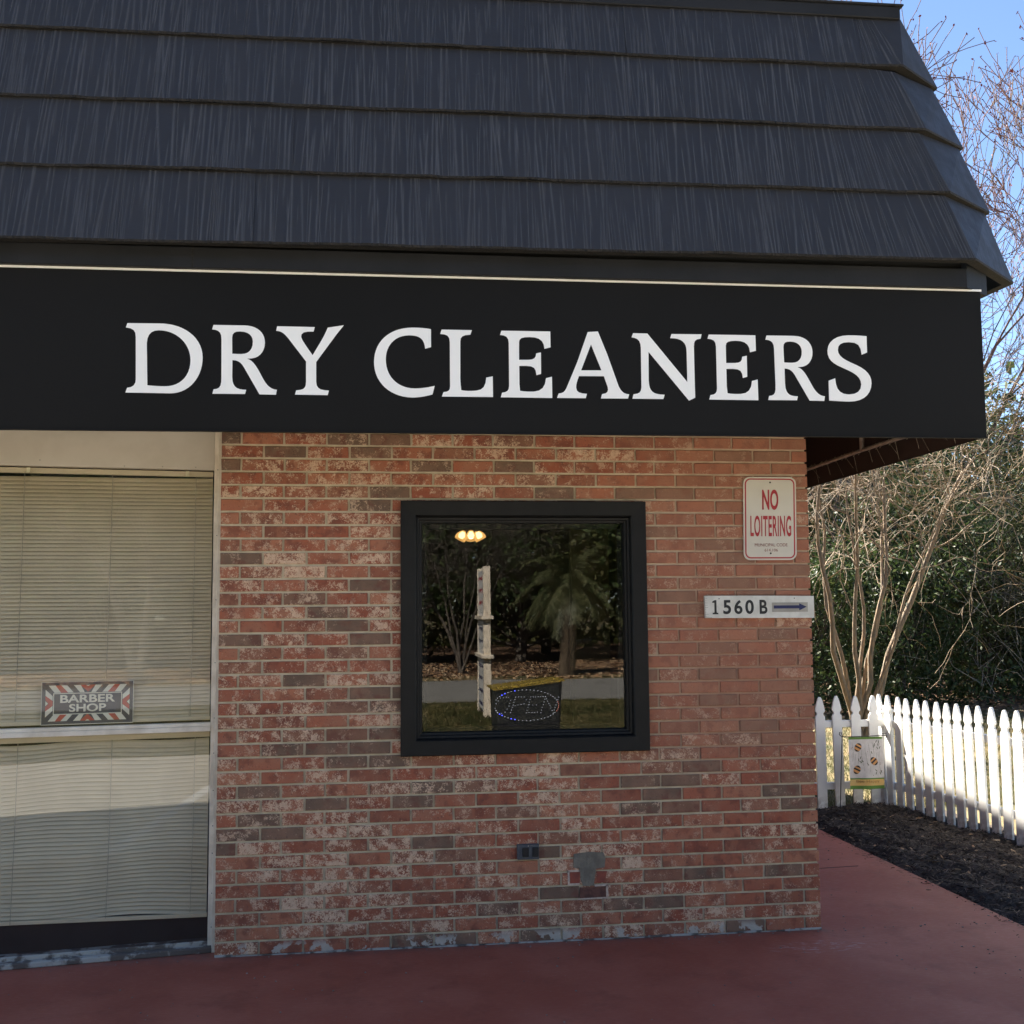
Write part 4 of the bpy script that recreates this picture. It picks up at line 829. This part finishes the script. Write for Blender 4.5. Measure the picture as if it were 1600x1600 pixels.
# ---- garden flag
gf = thing('garden_flag', 'small garden flag with three striped bees on a thin black stake before the white fence', 'flag', (1.435, 3.02, 0))
mb = MB(); mb.tube([(1.428, 3.05, -.03), (1.445, 3.05, .25), (1.468, 3.05, .60), (1.470, 3.05, .625), (1.462, 3.05, .650), (1.448, 3.05, .650), (1.446, 3.05, .632), (1.462, 3.05, .620), (1.50, 3.05, .612), (1.84, 3.05, .618)], .0036, 6)
mb.tube([(1.84, 3.05, .618), (1.842, 3.05, .60)], .004, 6); mb.tube([(1.80, 3.05, .632), (1.842, 3.05, .634)], .0025, 5); mb.build('stake', M['ink'], gf)
FX0, FX1, FZ0, FZ1 = 1.518, 1.802, .200, .610
def fp(u, v, o=0):
    x = FX0+(FX1-FX0)*u; z = FZ1-(FZ1-FZ0)*v; y = 3.045+.010*math.sin(u*4+v*2)*v+.006*math.sin(u*9)*v-o; return (x+.006*v, y, z)
NU, NV = 16, 20
mb = MB(); vs = []
for j in range(NV+1):
    for i in range(NU+1): vs.append(fp(i/NU, [0, .045, .10, .16, .22, .28, .34, .40, .46, .52, .58, .64, .70, .745, .79, .815, .86, .90, .935, .97, 1][j]))
for j in range(NV):
    fs = [(j*(NU+1)+i, (j+1)*(NU+1)+i, (j+1)*(NU+1)+i+1, j*(NU+1)+i+1) for i in range(NU)]
    n0 = len(mb.v)
    if j == 0: mb.add(vs, fs, 1)
    else:
        for f in fs: mb.f.append(f); mb.m.append(1 if j in (0, 14, 18, 19) else 2 if j in (15, 16, 17) else 0)
flag = mb.build('banner', [M['flagwhite'], M['green'], M['flagorange']], gf, smooth=True)
def blob(mb, u, v, ru, rv, a, mi, n=14, half=None, o=.0016):
    pts = []
    for k in range(n):
        t_ = 2*math.pi*k/n; x = ru*math.cos(t_); y = rv*math.sin(t_); pts.append((x, y))
    if half: pts = [(x, min(max(y, half[0]*rv), half[1]*rv)) for x, y in pts]
    P = [fp(u+(x*math.cos(a)-y*math.sin(a))/.284, v+(x*math.sin(a)+y*math.cos(a))/.41, o) for x, y in pts]
    mb.add(P, [tuple(range(n))], mi)
for (u, v, a) in ((.27, .20, .5), (.72, .47, -.7), (.22, .63, .45)):
    mb = MB(); blob(mb, u, v, .028, .036, a, 0)
    for hh in ((-.98, -.62), (-.25, .12), (.62, 1)):
        k = 10; pts = []
        for s_ in range(k+1): y = hh[0]; 
        y0, y1 = hh; w0 = math.sqrt(max(0, 1-y0*y0)); w1_ = math.sqrt(max(0, 1-y1*y1)); wm = math.sqrt(1-((y0+y1)/2)**2)
        loc = [(-w0, y0), (w0, y0), (wm, (y0+y1)/2), (w1_, y1), (-w1_, y1), (-wm, (y0+y1)/2)]
        P = [fp(u+(x*.028*math.cos(a)-y*.036*math.sin(a))/.284, v+(x*.028*math.sin(a)+y*.036*math.cos(a))/.41, .0026) for x, y in loc]
        mb.add(P, [tuple(range(6))], 1)
    mb.build('bee', [M['orange'], M['ink']], flag)
mb = MB(); rq = random.Random(5)
for k in range(40):
    u, v = rq.uniform(.06, .95), rq.uniform(.08, .74)
    if min((u-a)**2+(v-b)**2 for a, b in ((.27, .2), (.72, .47), (.22, .63))) < .025: continue
    if k % 3: blob(mb, u, v, .0035, .013, rq.uniform(-.9, .9), 0, 8, o=.0014)
    else: blob(mb, u, v, .003, .003, 0, 1, 6, o=.0014)
for k in range(9):
    u = .1+.1*k; pts = [fp(u+.03*math.sin(t_*5+k), .1+.6*t_, .0012) for t_ in np.linspace(rq.uniform(0, .4), rq.uniform(.6, 1), 9)]; mb.tube(pts, .0006, 3, 0)
mb.build('vine_print', [mat('vine_ink', (.12, .14, .09), None, 9, .8), mat('berry_ink', (.25, .08, .06), None, 9, .8)], flag)
V, F = text_mesh('Bee Happy', .05, .0001, .0); V = fit(V, .19, .028)
mb = MB(); mb.add([fp(.52+x/.284, .858-y/.41, .0016) for x, y, z in V], F); mb.build('lettering', mat('faded_brown_ink', (.48, .28, .10), None, 9, .8), flag)

# ================================================================== MULCH, GRASS
rng = np.random.default_rng(7)
def mulch_h(x, y):
    # raised bed between pavement and fence, a heap under the flag corner
    edge = np.clip((x-1.035)/.12, 0, 1)
    h = .008*edge+.055*np.exp(-((x-1.72)/.30)**2-((y-3.02)/.20)**2)+.022*np.exp(-((x-1.45)/.5)**2-((y-2.6)/.7)**2)
    h += .014*np.sin(x*9+1)*np.sin(y*7)+.010*np.sin(x*23+y*11)+.006*np.sin(x*41-y*37)
    return h*np.clip((x-1.03)/.1, 0, 1)-.028*(1-edge)
nx, ny = 110, 330
xs = np.linspace(1.03, 2.45, nx); ys = np.linspace(-2.6, 3.42, ny); X, Y = np.meshgrid(xs, ys)
Z = mulch_h(X, Y)+rng.normal(0, .0035, X.shape)
Z = np.where(X > 2.0+.14*(3.3-Y)+.12, Z-.04, Z)
V = np.stack([X.ravel(), Y.ravel(), Z.ravel()], 1); idx = np.arange(nx*ny).reshape(ny, nx)
F = np.stack([idx[:-1, :-1].ravel(), idx[:-1, 1:].ravel(), idx[1:, 1:].ravel(), idx[1:, :-1].ravel()], 1)
mulch = tag(fast_mesh('mulch_bed', V, F, M['mulch']), 'dark brown shredded mulch bed between red pavement and white fence', 'mulch', kind='stuff')
V2 = []; xs2 = np.linspace(.05, 1.06, 30); ys2 = np.linspace(2.3, 3.42, 30)
def slivers(n, fx, lmin, lmax, wmin, wmax, hfun, tilt_=.25, lift=.004):
    P = fx(n); L_ = rng.uniform(lmin, lmax, n); W_ = rng.uniform(wmin, wmax, n); a = rng.uniform(0, 2*np.pi, n); t_ = rng.normal(0, tilt_, n); b = rng.normal(0, .4, n)
    d = np.stack([np.cos(a)*np.cos(t_), np.sin(a)*np.cos(t_), np.sin(t_)], 1); s = np.stack([-np.sin(a)*np.cos(b), np.cos(a)*np.cos(b), np.sin(b)], 1)
    z = hfun(P[:, 0], P[:, 1])+rng.uniform(.001, lift*2, n); c = np.stack([P[:, 0], P[:, 1], z], 1)
    d = d*L_[:, None]/2; s = s*W_[:, None]/2
    V = np.stack([c-d-s*.6, c-d*.2-s, c+d-s*.4, c+d+s*.4, c+d*.1+s, c-d+s*.7], 1).reshape(-1, 3)
    return V, np.arange(n*6).reshape(n, 6)
def bedpts(n):
    y = rng.uniform(-2.5, 3.38, n*3); x = rng.uniform(1.04, 2.4, n*3); k = x < 1.95+.145*(3.3-y)+.06; y = y[k][:n]; x = x[k][:n]; return np.stack([x, y], 1)
V, F = slivers(26000, bedpts, .012, .055, .003, .010, mulch_h, .28, .006); tag(fast_mesh('mulch_chips', V, F, M['chip']), 'shredded wood chips strewn over the mulch bed', 'mulch', kind='stuff')
V, F = slivers(230, bedpts, .02, .06, .008, .022, mulch_h, .25, .008); tag(fast_mesh('dry_leaves', V, F, M['leafdry']), 'tan dry leaves scattered over the dark mulch', 'leaves', kind='stuff')
def spill(n):
    y = rng.uniform(-1.4, 2.4, n); return np.stack([1.05-np.abs(rng.normal(0, .05, n)), y], 1)
V, F = slivers(420, spill, .008, .035, .002, .007, lambda x, y: x*0+.001, .1, .002); tag(fast_mesh('spilled_chips', V, F, M['chip']), 'few mulch chips spilled over the edge of the red pavement', 'mulch', kind='stuff')
# grass beyond the fence
def grasspts(n):
    y = 3.5+(rng.random(n)**1.5)*8.5; x = rng.uniform(.3, 1, n)*0+rng.uniform(.4, 9.5, n); return np.stack([x, y], 1)
def grass(name, label, n, ptf, hmin, hmax, wd, z0=-.045):
    P = ptf(n); h = rng.uniform(hmin, hmax, n); a = rng.uniform(0, 2*np.pi, n); l = rng.normal(0, .5, (n, 2))*h[:, None]
    b = np.stack([P[:, 0], P[:, 1], np.full(n, z0)], 1); s = np.stack([np.cos(a), np.sin(a), 0*a], 1)*wd; t_ = b+np.stack([l[:, 0], l[:, 1], h], 1)
    V = np.stack([b-s, b+s, t_], 1).reshape(-1, 3); return tag(fast_mesh(name, V, np.arange(n*3).reshape(n, 3), M['grass']), label, 'grass', kind='stuff')
grass('lawn_grass', 'yellow green winter lawn beyond the white fence', 70000, grasspts, .02, .07, .004)
grass('roadside_grass', 'short grass strip between the parking area and the road', 60000, lambda n: np.stack([rng.uniform(-5, 6, n), -rng.uniform(8.3, 15.5, n)], 1), .03, .08, .012)
V, F = slivers(9000, lambda n: np.stack([rng.uniform(2, 22, n), rng.uniform(10.5, 26, n)], 1), .05, .12, .03, .06, lambda x, y: x*0-.03, .3, .01); tag(fast_mesh('forest_litter', V, F, M['leafdry']), 'brown fallen leaves covering the forest floor behind the lawn', 'leaves', kind='stuff')

# ================================================================== TREES
def tubes_mesh(name, tubes, m, parent):
    Vs = []; Fs = []; n0 = 0
    for pts, rad, n in tubes:
        P = np.array(pts, float); r_ = np.array(rad, float); k = len(P)
        d = np.empty_like(P); d[1:-1] = P[2:]-P[:-2]; d[0] = P[1]-P[0]; d[-1] = P[-1]-P[-2]
        d /= np.linalg.norm(d, axis=1)[:, None]+1e-9
        ref = np.array([.23, .31, .92]) if abs(d[0][2]) < .9 else np.array([.95, .3, .05])
        a = np.cross(d, ref); a /= np.linalg.norm(a, axis=1)[:, None]+1e-9; b = np.cross(d, a)
        t_ = 2*np.pi*np.arange(n)/n
        V = P[:, None]+(a[:, None]*np.cos(t_)[None, :, None]+b[:, None]*np.sin(t_)[None, :, None])*r_[:, None, None]
        Vs.append(V.reshape(-1, 3)); i = np.arange(k-1)[:, None]*n; j = np.arange(n)[None]; j2 = (j+1) % n
        Fs.append(np.stack([i+j, i+j2, i+n+j2, i+n+j], 2).reshape(-1, 4)+n0); n0 += k*n
    return fast_mesh(name, np.concatenate(Vs), np.concatenate(Fs), m, parent, smooth=True)
def grow(rg, p, d, L_, r, lev, maxlev, out, tips, wig=.16, up=.05, spread=.6, kids=(2, 4), ratio=.68, grav=0., nseg=6):
    pts = [p.copy()]; rad = [r]; d = d/np.linalg.norm(d)
    r1 = r*(.55 if lev < maxlev else .3)
    for k in range(nseg):
        d = d+rg.normal(0, wig, 3)+np.array([0, 0, up-grav*lev]); d /= np.linalg.norm(d)
        p = p+d*L_/nseg; pts.append(p.copy()); rad.append(r+(r1-r)*(k+1)/nseg)
    out.append((pts, rad, 7 if lev == 0 else 5 if lev < 2 else 3, lev))
    if lev >= maxlev: tips.append((pts[-1], d)); return
    nk = rg.integers(kids[0], kids[1]+1)
    for c in range(nk):
        t_ = rg.uniform(.35, 1) if c else 1.0
        i = min(nseg, max(1, int(round(t_*nseg)))); q = pts[i]
        ax = rg.normal(0, 1, 3); ax -= ax.dot(d)*d; ax /= np.linalg.norm(ax)+1e-9
        nd = d+ax*spread*rg.uniform(.5, 1.25)
        grow(rg, q.copy(), nd, L_*ratio*rg.uniform(.75, 1.2), rad[i]*.72, lev+1, maxlev, out, tips, wig, up, spread, kids, ratio, grav, max(3, nseg-1))
def leaf_quads(rg, C_, size, asp=.5, droop=0):
    n = len(C_); a = rg.normal(0, 1, (n, 3)); a[:, 2] -= droop; a /= np.linalg.norm(a, axis=1)[:, None]
    b = rg.normal(0, 1, (n, 3)); b -= (b*a).sum(1)[:, None]*a; b /= np.linalg.norm(b, axis=1)[:, None]
    s = size*rg.uniform(.6, 1.35, n)[:, None]; a = a*s; b = b*s*asp
    V = np.stack([C_-a, C_-b*.9+a*.1, C_+a, C_+b*.9+a*.1], 1).reshape(-1, 3); return V, np.arange(4*n).reshape(n, 4)
def bare_tree(name, label, base, H, r, seed, m, maxlev=5, kids=(2, 3), spread=.6, wig=.13, up=.06, lean=(0, 0), buds=None, group=None, ratio=.7, grav=0, trunkfrac=.34, rmin=.003, stems=1):
    rg = np.random.default_rng(seed); t = thing(name, label, 'tree', base, group); out = []; tips = []
    for s_ in range(stems):
        d = np.array([lean[0]+(rg.normal(0, .22) if stems > 1 else 0), lean[1]+(rg.normal(0, .22) if stems > 1 else 0), 1.])
        grow(rg, np.array(base, float)-[0, 0, .1], d, H*trunkfrac, r, 0, maxlev, out, tips, wig, up, spread, kids, ratio, grav)
    out = [(p, [max(x, rmin) for x in q], n, lv) for p, q, n, lv in out]
    tubes_mesh('trunk', [o[:3] for o in out if o[3] == 0], m, t); tubes_mesh('crown', [o[:3] for o in out if o[3] > 0], m if not isinstance(buds, tuple) else buds[1], t)
    if buds:
        bm_ = buds[0] if isinstance(buds, tuple) else buds
        P = np.array([q for p, _, _, lv in out if lv >= maxlev-1 for q in p[1:]]); P = P+rg.normal(0, .02, P.shape)
        V, F = leaf_quads(rg, P, .028, .7); fast_mesh('buds', V, F, bm_, t)
    return t
def leafy_tree(name, label, base, H, W_, seed, nleaf, size, ml, mt, nclus=150, bottom=.12, trunk_r=.1, group=None, cat='tree', cs=.30, hollow=.35, twigs=True):
    rg = np.random.default_rng(seed); t = thing(name, label, cat, base, group); b = np.array(base, float)
    cc = rg.normal(0, 1, (nclus, 3)); cc /= np.linalg.norm(cc, axis=1)[:, None]; rad = rg.uniform(hollow, 1, nclus)**.7
    lob = 1+.28*np.sin(cc[:, 0]*3+seed)+.22*np.sin(cc[:, 1]*4+seed*2)+.18*np.sin(cc[:, 2]*5+seed)
    cc = cc*(rad*lob)[:, None]*np.array([W_/2, W_/2, H*(1-bottom)/2])+b+np.array([0, 0, H*(bottom+(1-bottom)/2)])
    cc[:, 2] = np.maximum(cc[:, 2], b[2]+.1)
    wts = rg.uniform(.25, 1.5, nclus); wts /= wts.sum(); k = rg.choice(nclus, nleaf, p=wts)
    P = cc[k]+rg.normal(0, 1, (nleaf, 3))*(rg.uniform(.5, 1.3, nclus)[k]*cs)[:, None]*np.array([1, 1, .7])
    P[:, 2] = np.maximum(P[:, 2], b[2]+.02)
    V, F = leaf_quads(rg, P, size, .45); fast_mesh('crown', V, F, ml, t)
    tb = []; top = b+np.array([rg.normal(0, .2), rg.normal(0, .2), H*.8]); mid = (b+top)/2+rg.normal(0, .12, 3)
    tb.append(([b-[0, 0, .1], b*.6+mid*.4+rg.normal(0, .05, 3), mid, top], [trunk_r, trunk_r*.85, trunk_r*.6, trunk_r*.2], 7))
    for q in cc[:min(nclus, 60)]:
        u = rg.uniform(.2, .9); s_ = b+(top-b)*u*min(1, max(.15, (q[2]-b[2])/H)); m_ = (s_+q)/2+rg.normal(0, .15, 3)
        tb.append(([s_, m_, q], [trunk_r*.3, trunk_r*.18, .006], 4))
    tubes_mesh('trunk', tb, mt, t); return t

# crape myrtle behind the fence
def crape_myrtle(name, label, base, seed, stems, H, fan, m, twiglev=4):
    rg = np.random.default_rng(seed); t = thing(name, label, 'tree', base); b = np.array(base, float); tr = []; out = []; tips = []
    for (tx, ty, th, r0) in stems:
        top = b+np.array([tx, ty, th]); n = 11; pts = []; w0 = rg.normal(0, .5, 3)
        side = rg.normal(0, .06, 2)
        for i in range(n+1):
            u = i/n; e = u**1.25*.75+u*.25
            q = np.array([b[0]+(top[0]-b[0])*e, b[1]+(top[1]-b[1])*e, b[2]-.08+(th+.08)*u])
            q[:2] += side*math.sin(u*5+seed)+.028*np.array([math.sin(u*13+tx*9), math.cos(u*11+tx*5)])+rg.normal(0, .012, 2); pts.append(q)
        rad = [r0*(1-.62*(i/n)) for i in range(n+1)]; rad[0] *= 1.15; tr.append((pts, rad, 8))
        for i, lev0 in ((7, 2), (8, 1), (9, 1), (9, 1), (10, 1), (10, 1), (11, 0), (11, 0)):
            d = pts[min(i+1, n)]-pts[i-1]; d /= np.linalg.norm(d); ax = rg.normal(0, 1, 3); ax[2] *= .5; ax /= np.linalg.norm(ax)
            grow(rg, pts[i].copy(), d+ax*.85, H*rg.uniform(.16, .26), rad[i]*.42, lev0, twiglev, out, tips, .26, .0, .85, (2, 3), .78, .014, 6)
    out = [(p, [max(x, .0033) for x in q], n, lv) for p, q, n, lv in out]
    tubes_mesh('trunk', tr, m, t); tubes_mesh('crown', [o[:3] for o in out], m, t); return t
crape_myrtle('crape_myrtle', 'bare tan multi-stemmed tree fanning out behind the corner of the white fence', (3.36, 7.0, -.04), 21,
    [(-.55, -.2, 3.4, .040), (-.30, .35, 3.2, .032), (-.05, -.35, 3.4, .033), (.16, .3, 3.1, .030), (.50, -.1, 3.2, .038), (.74, .4, 3.1, .030), (1.40, -.1, 3.3, .048), (.98, -.4, 2.9, .027)], 5.2, 1, M['myrtle'])

# bare trees to the right and above the wood
bare_tree('maple_tree', 'tall bare tree with fine reddish budding twigs behind the roof corner', (11.9, 20.5, 0), 20.5, .17, 5, M['dark_bark'], 6, (4, 4), .62, .11, .05, buds=(M['bud'], M['red_twig']), ratio=.74, trunkfrac=.27, rmin=.009)
bare_tree('maple_tree', 'tall bare tree with reddish twigs standing farther right than the roof corner tree', (14.6, 22.5, 0), 18.5, .16, 15, M['dark_bark'], 6, (3, 4), .6, .11, .07, buds=(M['bud'], M['red_twig']), ratio=.74, trunkfrac=.28, rmin=.009)
bare_tree('bare_tree', 'brown bare tree with tangled twigs at the right edge of the wood', (10.2, 13.0, 0), 9.5, .07, 19, M['dark_bark'], 6, (3, 3), .72, .17, .03, ratio=.72, trunkfrac=.26, rmin=.0042)
bare_tree('bare_tree', 'tall dark bare tree rising behind the wood beyond the crape myrtle', (9.6, 18.5, 0), 13, .11, 33, M['dark_bark'], 6, (2, 3), .66, .16, .04, ratio=.72, trunkfrac=.28, rmin=.005)
bare_tree('bare_tree', 'near bare tree whose few red budded twigs reach in at the top right corner', (7.2, 7.4, 0), 10.2, .13, 41, M['dark_bark'], 5, (3, 3), .62, .14, .05, lean=(-.05, 0), buds=(M['bud'], M['red_twig']), ratio=.72, trunkfrac=.33, rmin=.004)

# evergreens of the wood
EV = [  # x, y, H, W, leaves, material, label
    (4.9, 12.2, 3.1, 3.0, 15000, 0, 'dark glossy evergreen bush directly behind the crape myrtle stems'),
    (7.0, 13.2, 4.2, 3.2, 18000, 0, 'dark evergreen bush right of the crape myrtle'),
    (9.2, 14.2, 4.6, 3.2, 18000, 1, 'olive evergreen bush at the right edge of the picture'),
    (11.3, 15.0, 4.4, 3.4, 12000, 0, 'dark evergreen bush just outside the right edge'),
    (5.8, 16.0, 5.4, 3.4, 18000, 1, 'taller olive evergreen tree behind the crape myrtle bush'),
    (8.2, 17.6, 6.0, 3.6, 18000, 0, 'tall dark evergreen tree in the middle of the wood'),
    (11.2, 19.0, 6.8, 4.0, 18000, 0, 'tall dark evergreen tree at the right of the wood'),
    (14.2, 19.5, 7.2, 4.4, 12000, 1, 'tall olive evergreen tree beyond the right edge'),
    (8.0, 24.0, 7.6, 4.6, 14000, 0, 'far evergreen tree behind the left of the wood'),
    (12.0, 26.0, 8.2, 5.0, 14000, 0, 'far evergreen tree behind the middle of the wood'),
    (16.5, 26.5, 8.4, 5.4, 14000, 0, 'far evergreen tree behind the right of the wood'),
    (3.4, 14.6, 4.4, 3.0, 9000, 0, 'dark evergreen bush hidden behind the brick corner'),
]
for i, (x, y, H, W_, nl_, mi, lb) in enumerate(EV):
    leafy_tree('evergreen_tree', lb, (x, y, -.04), H, W_, 100+i, nl_, .045 if y < 15 else .06 if y < 20 else .085, (M['ever'], M['ever2'])[mi], M['dark_bark'], nclus=170, bottom=.02, trunk_r=.06, group='evergreens of the wood behind the fence', cs=.26 if y < 20 else .42)
# thin trunks
rt = random.Random(31)
spots = [(4.6, 13.6), (5.7, 14.3), (6.5, 15.0), (7.3, 14.6), (7.9, 15.6), (8.6, 16.0), (9.4, 15.7), (10.0, 17.0), (6.4, 17.4), (8.9, 18.8), (10.6, 20.5), (12.4, 18.0), (7.2, 20.5), (9.6, 22.0)]
for i, (x, y) in enumerate(spots):
    bare_tree('sapling', 'slender dark bare trunk standing in the shade of the wood', (x, y, -.04), rt.uniform(6.5, 10), rt.uniform(.035, .075), 300+i, M['dark_bark'] if i % 3 else M['pale_bark'], 4, (2, 3), .5, .10, .05, lean=(rt.uniform(-.12, .12), 0), ratio=.6, trunkfrac=.62, rmin=.005, group='slender trunks inside the wood')
rg = np.random.default_rng(77)
P = np.stack([rg.uniform(3.5, 22, 52000), rg.uniform(11.8, 30, 52000), np.abs(rg.normal(0, .55, 52000))], 1); V, F = leaf_quads(rg, P, .06, .45)
tag(fast_mesh('undergrowth', V, F, M['ever']), 'low dark evergreen undergrowth filling the floor of the wood', 'undergrowth', kind='stuff')
tg = []
for k in range(2600):
    x, y = rg.uniform(3.5, 15), rg.uniform(11.5, 21); p = np.array([x, y, rg.uniform(0, 3.5)]); d = rg.normal(0, 1, 3); d[2] = abs(d[2])+.4; d /= np.linalg.norm(d); L_ = rg.uniform(.5, 1.6)
    q = p+d*L_/2+rg.normal(0, .06, 3); tg.append(([p, q, p+d*L_+rg.normal(0, .15, 3)], [.007, .005, .003], 3))
o = tubes_mesh('brush_twigs', tg, M['pale_bark'], None); tag(o, 'tangle of thin bare twigs through the undergrowth of the wood', 'undergrowth', kind='stuff')
P = np.stack([rg.uniform(-40, 70, 60000), rg.uniform(31, 44, 60000), rg.uniform(0, 1, 60000)**1.2*7.5], 1)
P[:, 2] *= 1+.25*np.sin(P[:, 0]*.7)+.15*np.sin(P[:, 0]*1.9); V, F = leaf_quads(rg, P, .26, .5)
tag(fast_mesh('far_woods', V, F, M['ever']), 'far mass of dark woods closing the view behind the trees', 'woods', kind='stuff')

# ================================================================== ACROSS THE ROAD (seen mirrored in the window)
LO = [(-1.5, -31, 8, 8), (3.0, -33, 9, 8), (8.0, -31.5, 9, 8), (-6.5, -32, 9, 8), (-13, -34, 10, 9), (13.5, -33, 10, 9), (5, -40, 13, 10), (-4, -41, 13, 11), (-22, -36, 11, 11), (22, -36, 11, 11), (14, -44, 13, 12), (-14, -44, 13, 12)]
for i, (x, y, H, W_) in enumerate(LO):
    leafy_tree('oak_tree', 'evergreen oak in the %s row of oaks across the road' % ('front' if y > -35 else 'back'), (x, y, -.04), H, W_, 500+i, 15000, .13, M['ever2'] if i % 2 else M['ever'], M['dark_bark'], nclus=160, bottom=.08, trunk_r=.22, group='evergreen oaks across the road', cs=.6)
P = np.stack([rg.uniform(-45, 45, 50000), rg.uniform(-62, -48, 50000), rg.uniform(0, 1, 50000)**1.1*15], 1); V, F = leaf_quads(rg, P, .34, .5)
tag(fast_mesh('distant_woods', V, F, M['ever2']), 'mass of woods beyond the oaks across the road', 'woods', kind='stuff')
V, F = slivers(9000, lambda n: np.stack([rng.uniform(-9, 14, n), -rng.uniform(22.4, 34, n)], 1), .06, .15, .04, .08, lambda x, y: x*0-.03, .3, .01); tag(fast_mesh('roadside_leaves', V, F, M['leafdry']), 'brown fallen leaves on the verge across the road', 'leaves', kind='stuff')
crape_myrtle('crape_myrtle', 'bare multi-stemmed tree across the road, reflected left of the white pylon sign', (.25, -25.2, -.04), 61, [(-1.1, 0, 3.2, .045), (-.7, .1, 3.2, .03), (-.4, .3, 3.4, .04), (.2, -.2, 3.4, .04), (.5, .2, 3.1, .03), (.8, .2, 3.2, .045), (1.3, 0, 3.0, .035)], 6, 1, M['dark_bark'], 4)
bare_tree('bare_tree', 'bare tree with a curved trunk reflected at the left edge of the small window', (-1.35, -23.1, -.04), 8, .12, 72, M['dark_bark'], 5, (2, 3), .6, .14, .05, stems=2, ratio=.68, trunkfrac=.4, rmin=.008)

# palm
pt = thing('palm_tree', 'pindo palm with drooping feathery fronds, reflected in the small window', 'palm', (3.0, -24, -.04)); rg = np.random.default_rng(8)
tubes_mesh('trunk', [([np.array([3.0, -24, -.1]), np.array([3.03, -24, .8]), np.array([3.1, -24, 1.6]), np.array([3.15, -24, 2.3])], [.24, .20, .22, .30], 12)], M['palmtrunk'], pt)
Vs = []; Fs = []; n0 = 0; stems_ = []
for k in range(46):
    a = rg.uniform(0, 2*np.pi); el = rg.uniform(-.35, 1.3); L_ = rg.uniform(1.2, 2.1); p = np.array([3.15, -24, 2.35]); d = np.array([math.cos(a)*math.cos(el), math.sin(a)*math.cos(el), math.sin(el)]); pts = [p.copy()]
    for s_ in range(12): d = d+np.array([0, 0, -.17]); d /= np.linalg.norm(d); p = p+d*L_/12; pts.append(p.copy())
    stems_.append((pts, [.02*(1-i/14) for i in range(13)], 3))
    for i in range(2, 13):
        for s_ in range(4):
            q = pts[i-1]+(pts[i]-pts[i-1])*s_/4; dd = pts[i]-pts[i-1]; dd /= np.linalg.norm(dd); sd = np.cross(dd, [0, 0, 1]); sd /= np.linalg.norm(sd)+1e-9
            for sg in (-1, 1):
                l_ = .5*(1-abs(i-6)/11)*rg.uniform(.8, 1.1); e = q+sd*sg*l_*.75+dd*l_*.5+np.array([0, 0, -.22*l_+rg.normal(0, .03)]); wv = dd*.011
                Vs.append([q-wv, q+wv, e]); 
V = np.array(Vs).reshape(-1, 3); fast_mesh('fronds', V, np.arange(len(V)).reshape(-1, 3), M['palm'], pt); tubes_mesh('frond_ribs', stems_, M['palm'], pt)

# roadside pylon sign, turned almost edge on
PX, PY = -.36, -13.0; pa = R(91)
def PT(x, y, z): return (PX+x*math.cos(pa)-y*math.sin(pa), PY+x*math.sin(pa)+y*math.cos(pa), z-.04)
py = thing('pylon_sign', 'tall white roadside sign with three stacked panels on the grass, reflected edge-on in the window', 'sign', (PX, PY, -.04))
mb = MB(); mb.box(-.62, -.52, -.06, .06, -.05, 2.42, T=PT, b=.006); mb.build('post', M['white_frame'], py)
mb = MB(); mb.box(.52, .62, -.06, .06, -.05, 2.42, T=PT, b=.006); mb.build('post', M['white_frame'], py)
for z0_, z1_ in ((1.62, 2.36), (.98, 1.54), (.10, .92)):
    mb = MB(); mb.box(-.52, .52, -.05, .05, z0_, z1_, T=PT, b=.004); pn = mb.build('panel', M['white'], py)
    for sg in (-1, 1):
        mb = MB(); r3 = random.Random(int(z0_*100)); z = z1_-.14
        while z > z0_+.08:
            x = -.42
            while x < .40: wv = r3.uniform(.03, .09); mb.box(x, x+wv*.45, sg*.0515-.0005, sg*.0515+.0005, z-r3.uniform(.0, .03), z+.04, T=PT); x += wv
            z -= .20
        mb.build('lettering', M['signred'] if z0_ > 1.6 else M['navy'], pn)
for z in (1.56, .93): mb = MB(); mb.box(-.70, .70, -.10, .10, z, z+.06, T=PT, b=.006); mb.build('ledge', M['white_frame'], py)
# dark bin added so the grass reflection stays dark over the LED panel
bn = thing('added_dark_bin', 'black bin with a yellow lid edge, added on the grass to darken the window reflection at the LED sign', 'bin', (-.38, -8.0, -.04))
mb = MB(); mb.add([(-.74, -8.3, -.04), (-.02, -8.3, -.04), (-.02, -7.7, -.04), (-.74, -7.7, -.04), (-.78, -8.34, .70), (.02, -8.34, .80), (.02, -7.66, .80), (-.78, -7.66, .70)], [(0, 1, 2, 3), (0, 4, 5, 1), (1, 5, 6, 2), (2, 6, 7, 3), (3, 7, 4, 0), (4, 7, 6, 5)]); mb.build('body', M['bin'], bn)
mb = MB(); mb.add([(-.81, -8.37, .705), (.05, -8.37, .81), (.05, -7.63, .81), (-.81, -7.63, .705), (-.81, -8.37, .725), (.05, -8.37, .83), (.05, -7.63, .83), (-.81, -7.63, .725)], [(0, 1, 2, 3), (0, 4, 5, 1), (1, 5, 6, 2), (2, 6, 7, 3), (3, 7, 4, 0), (4, 7, 6, 5)]); mb.build('lid', M['yellow'], bn)
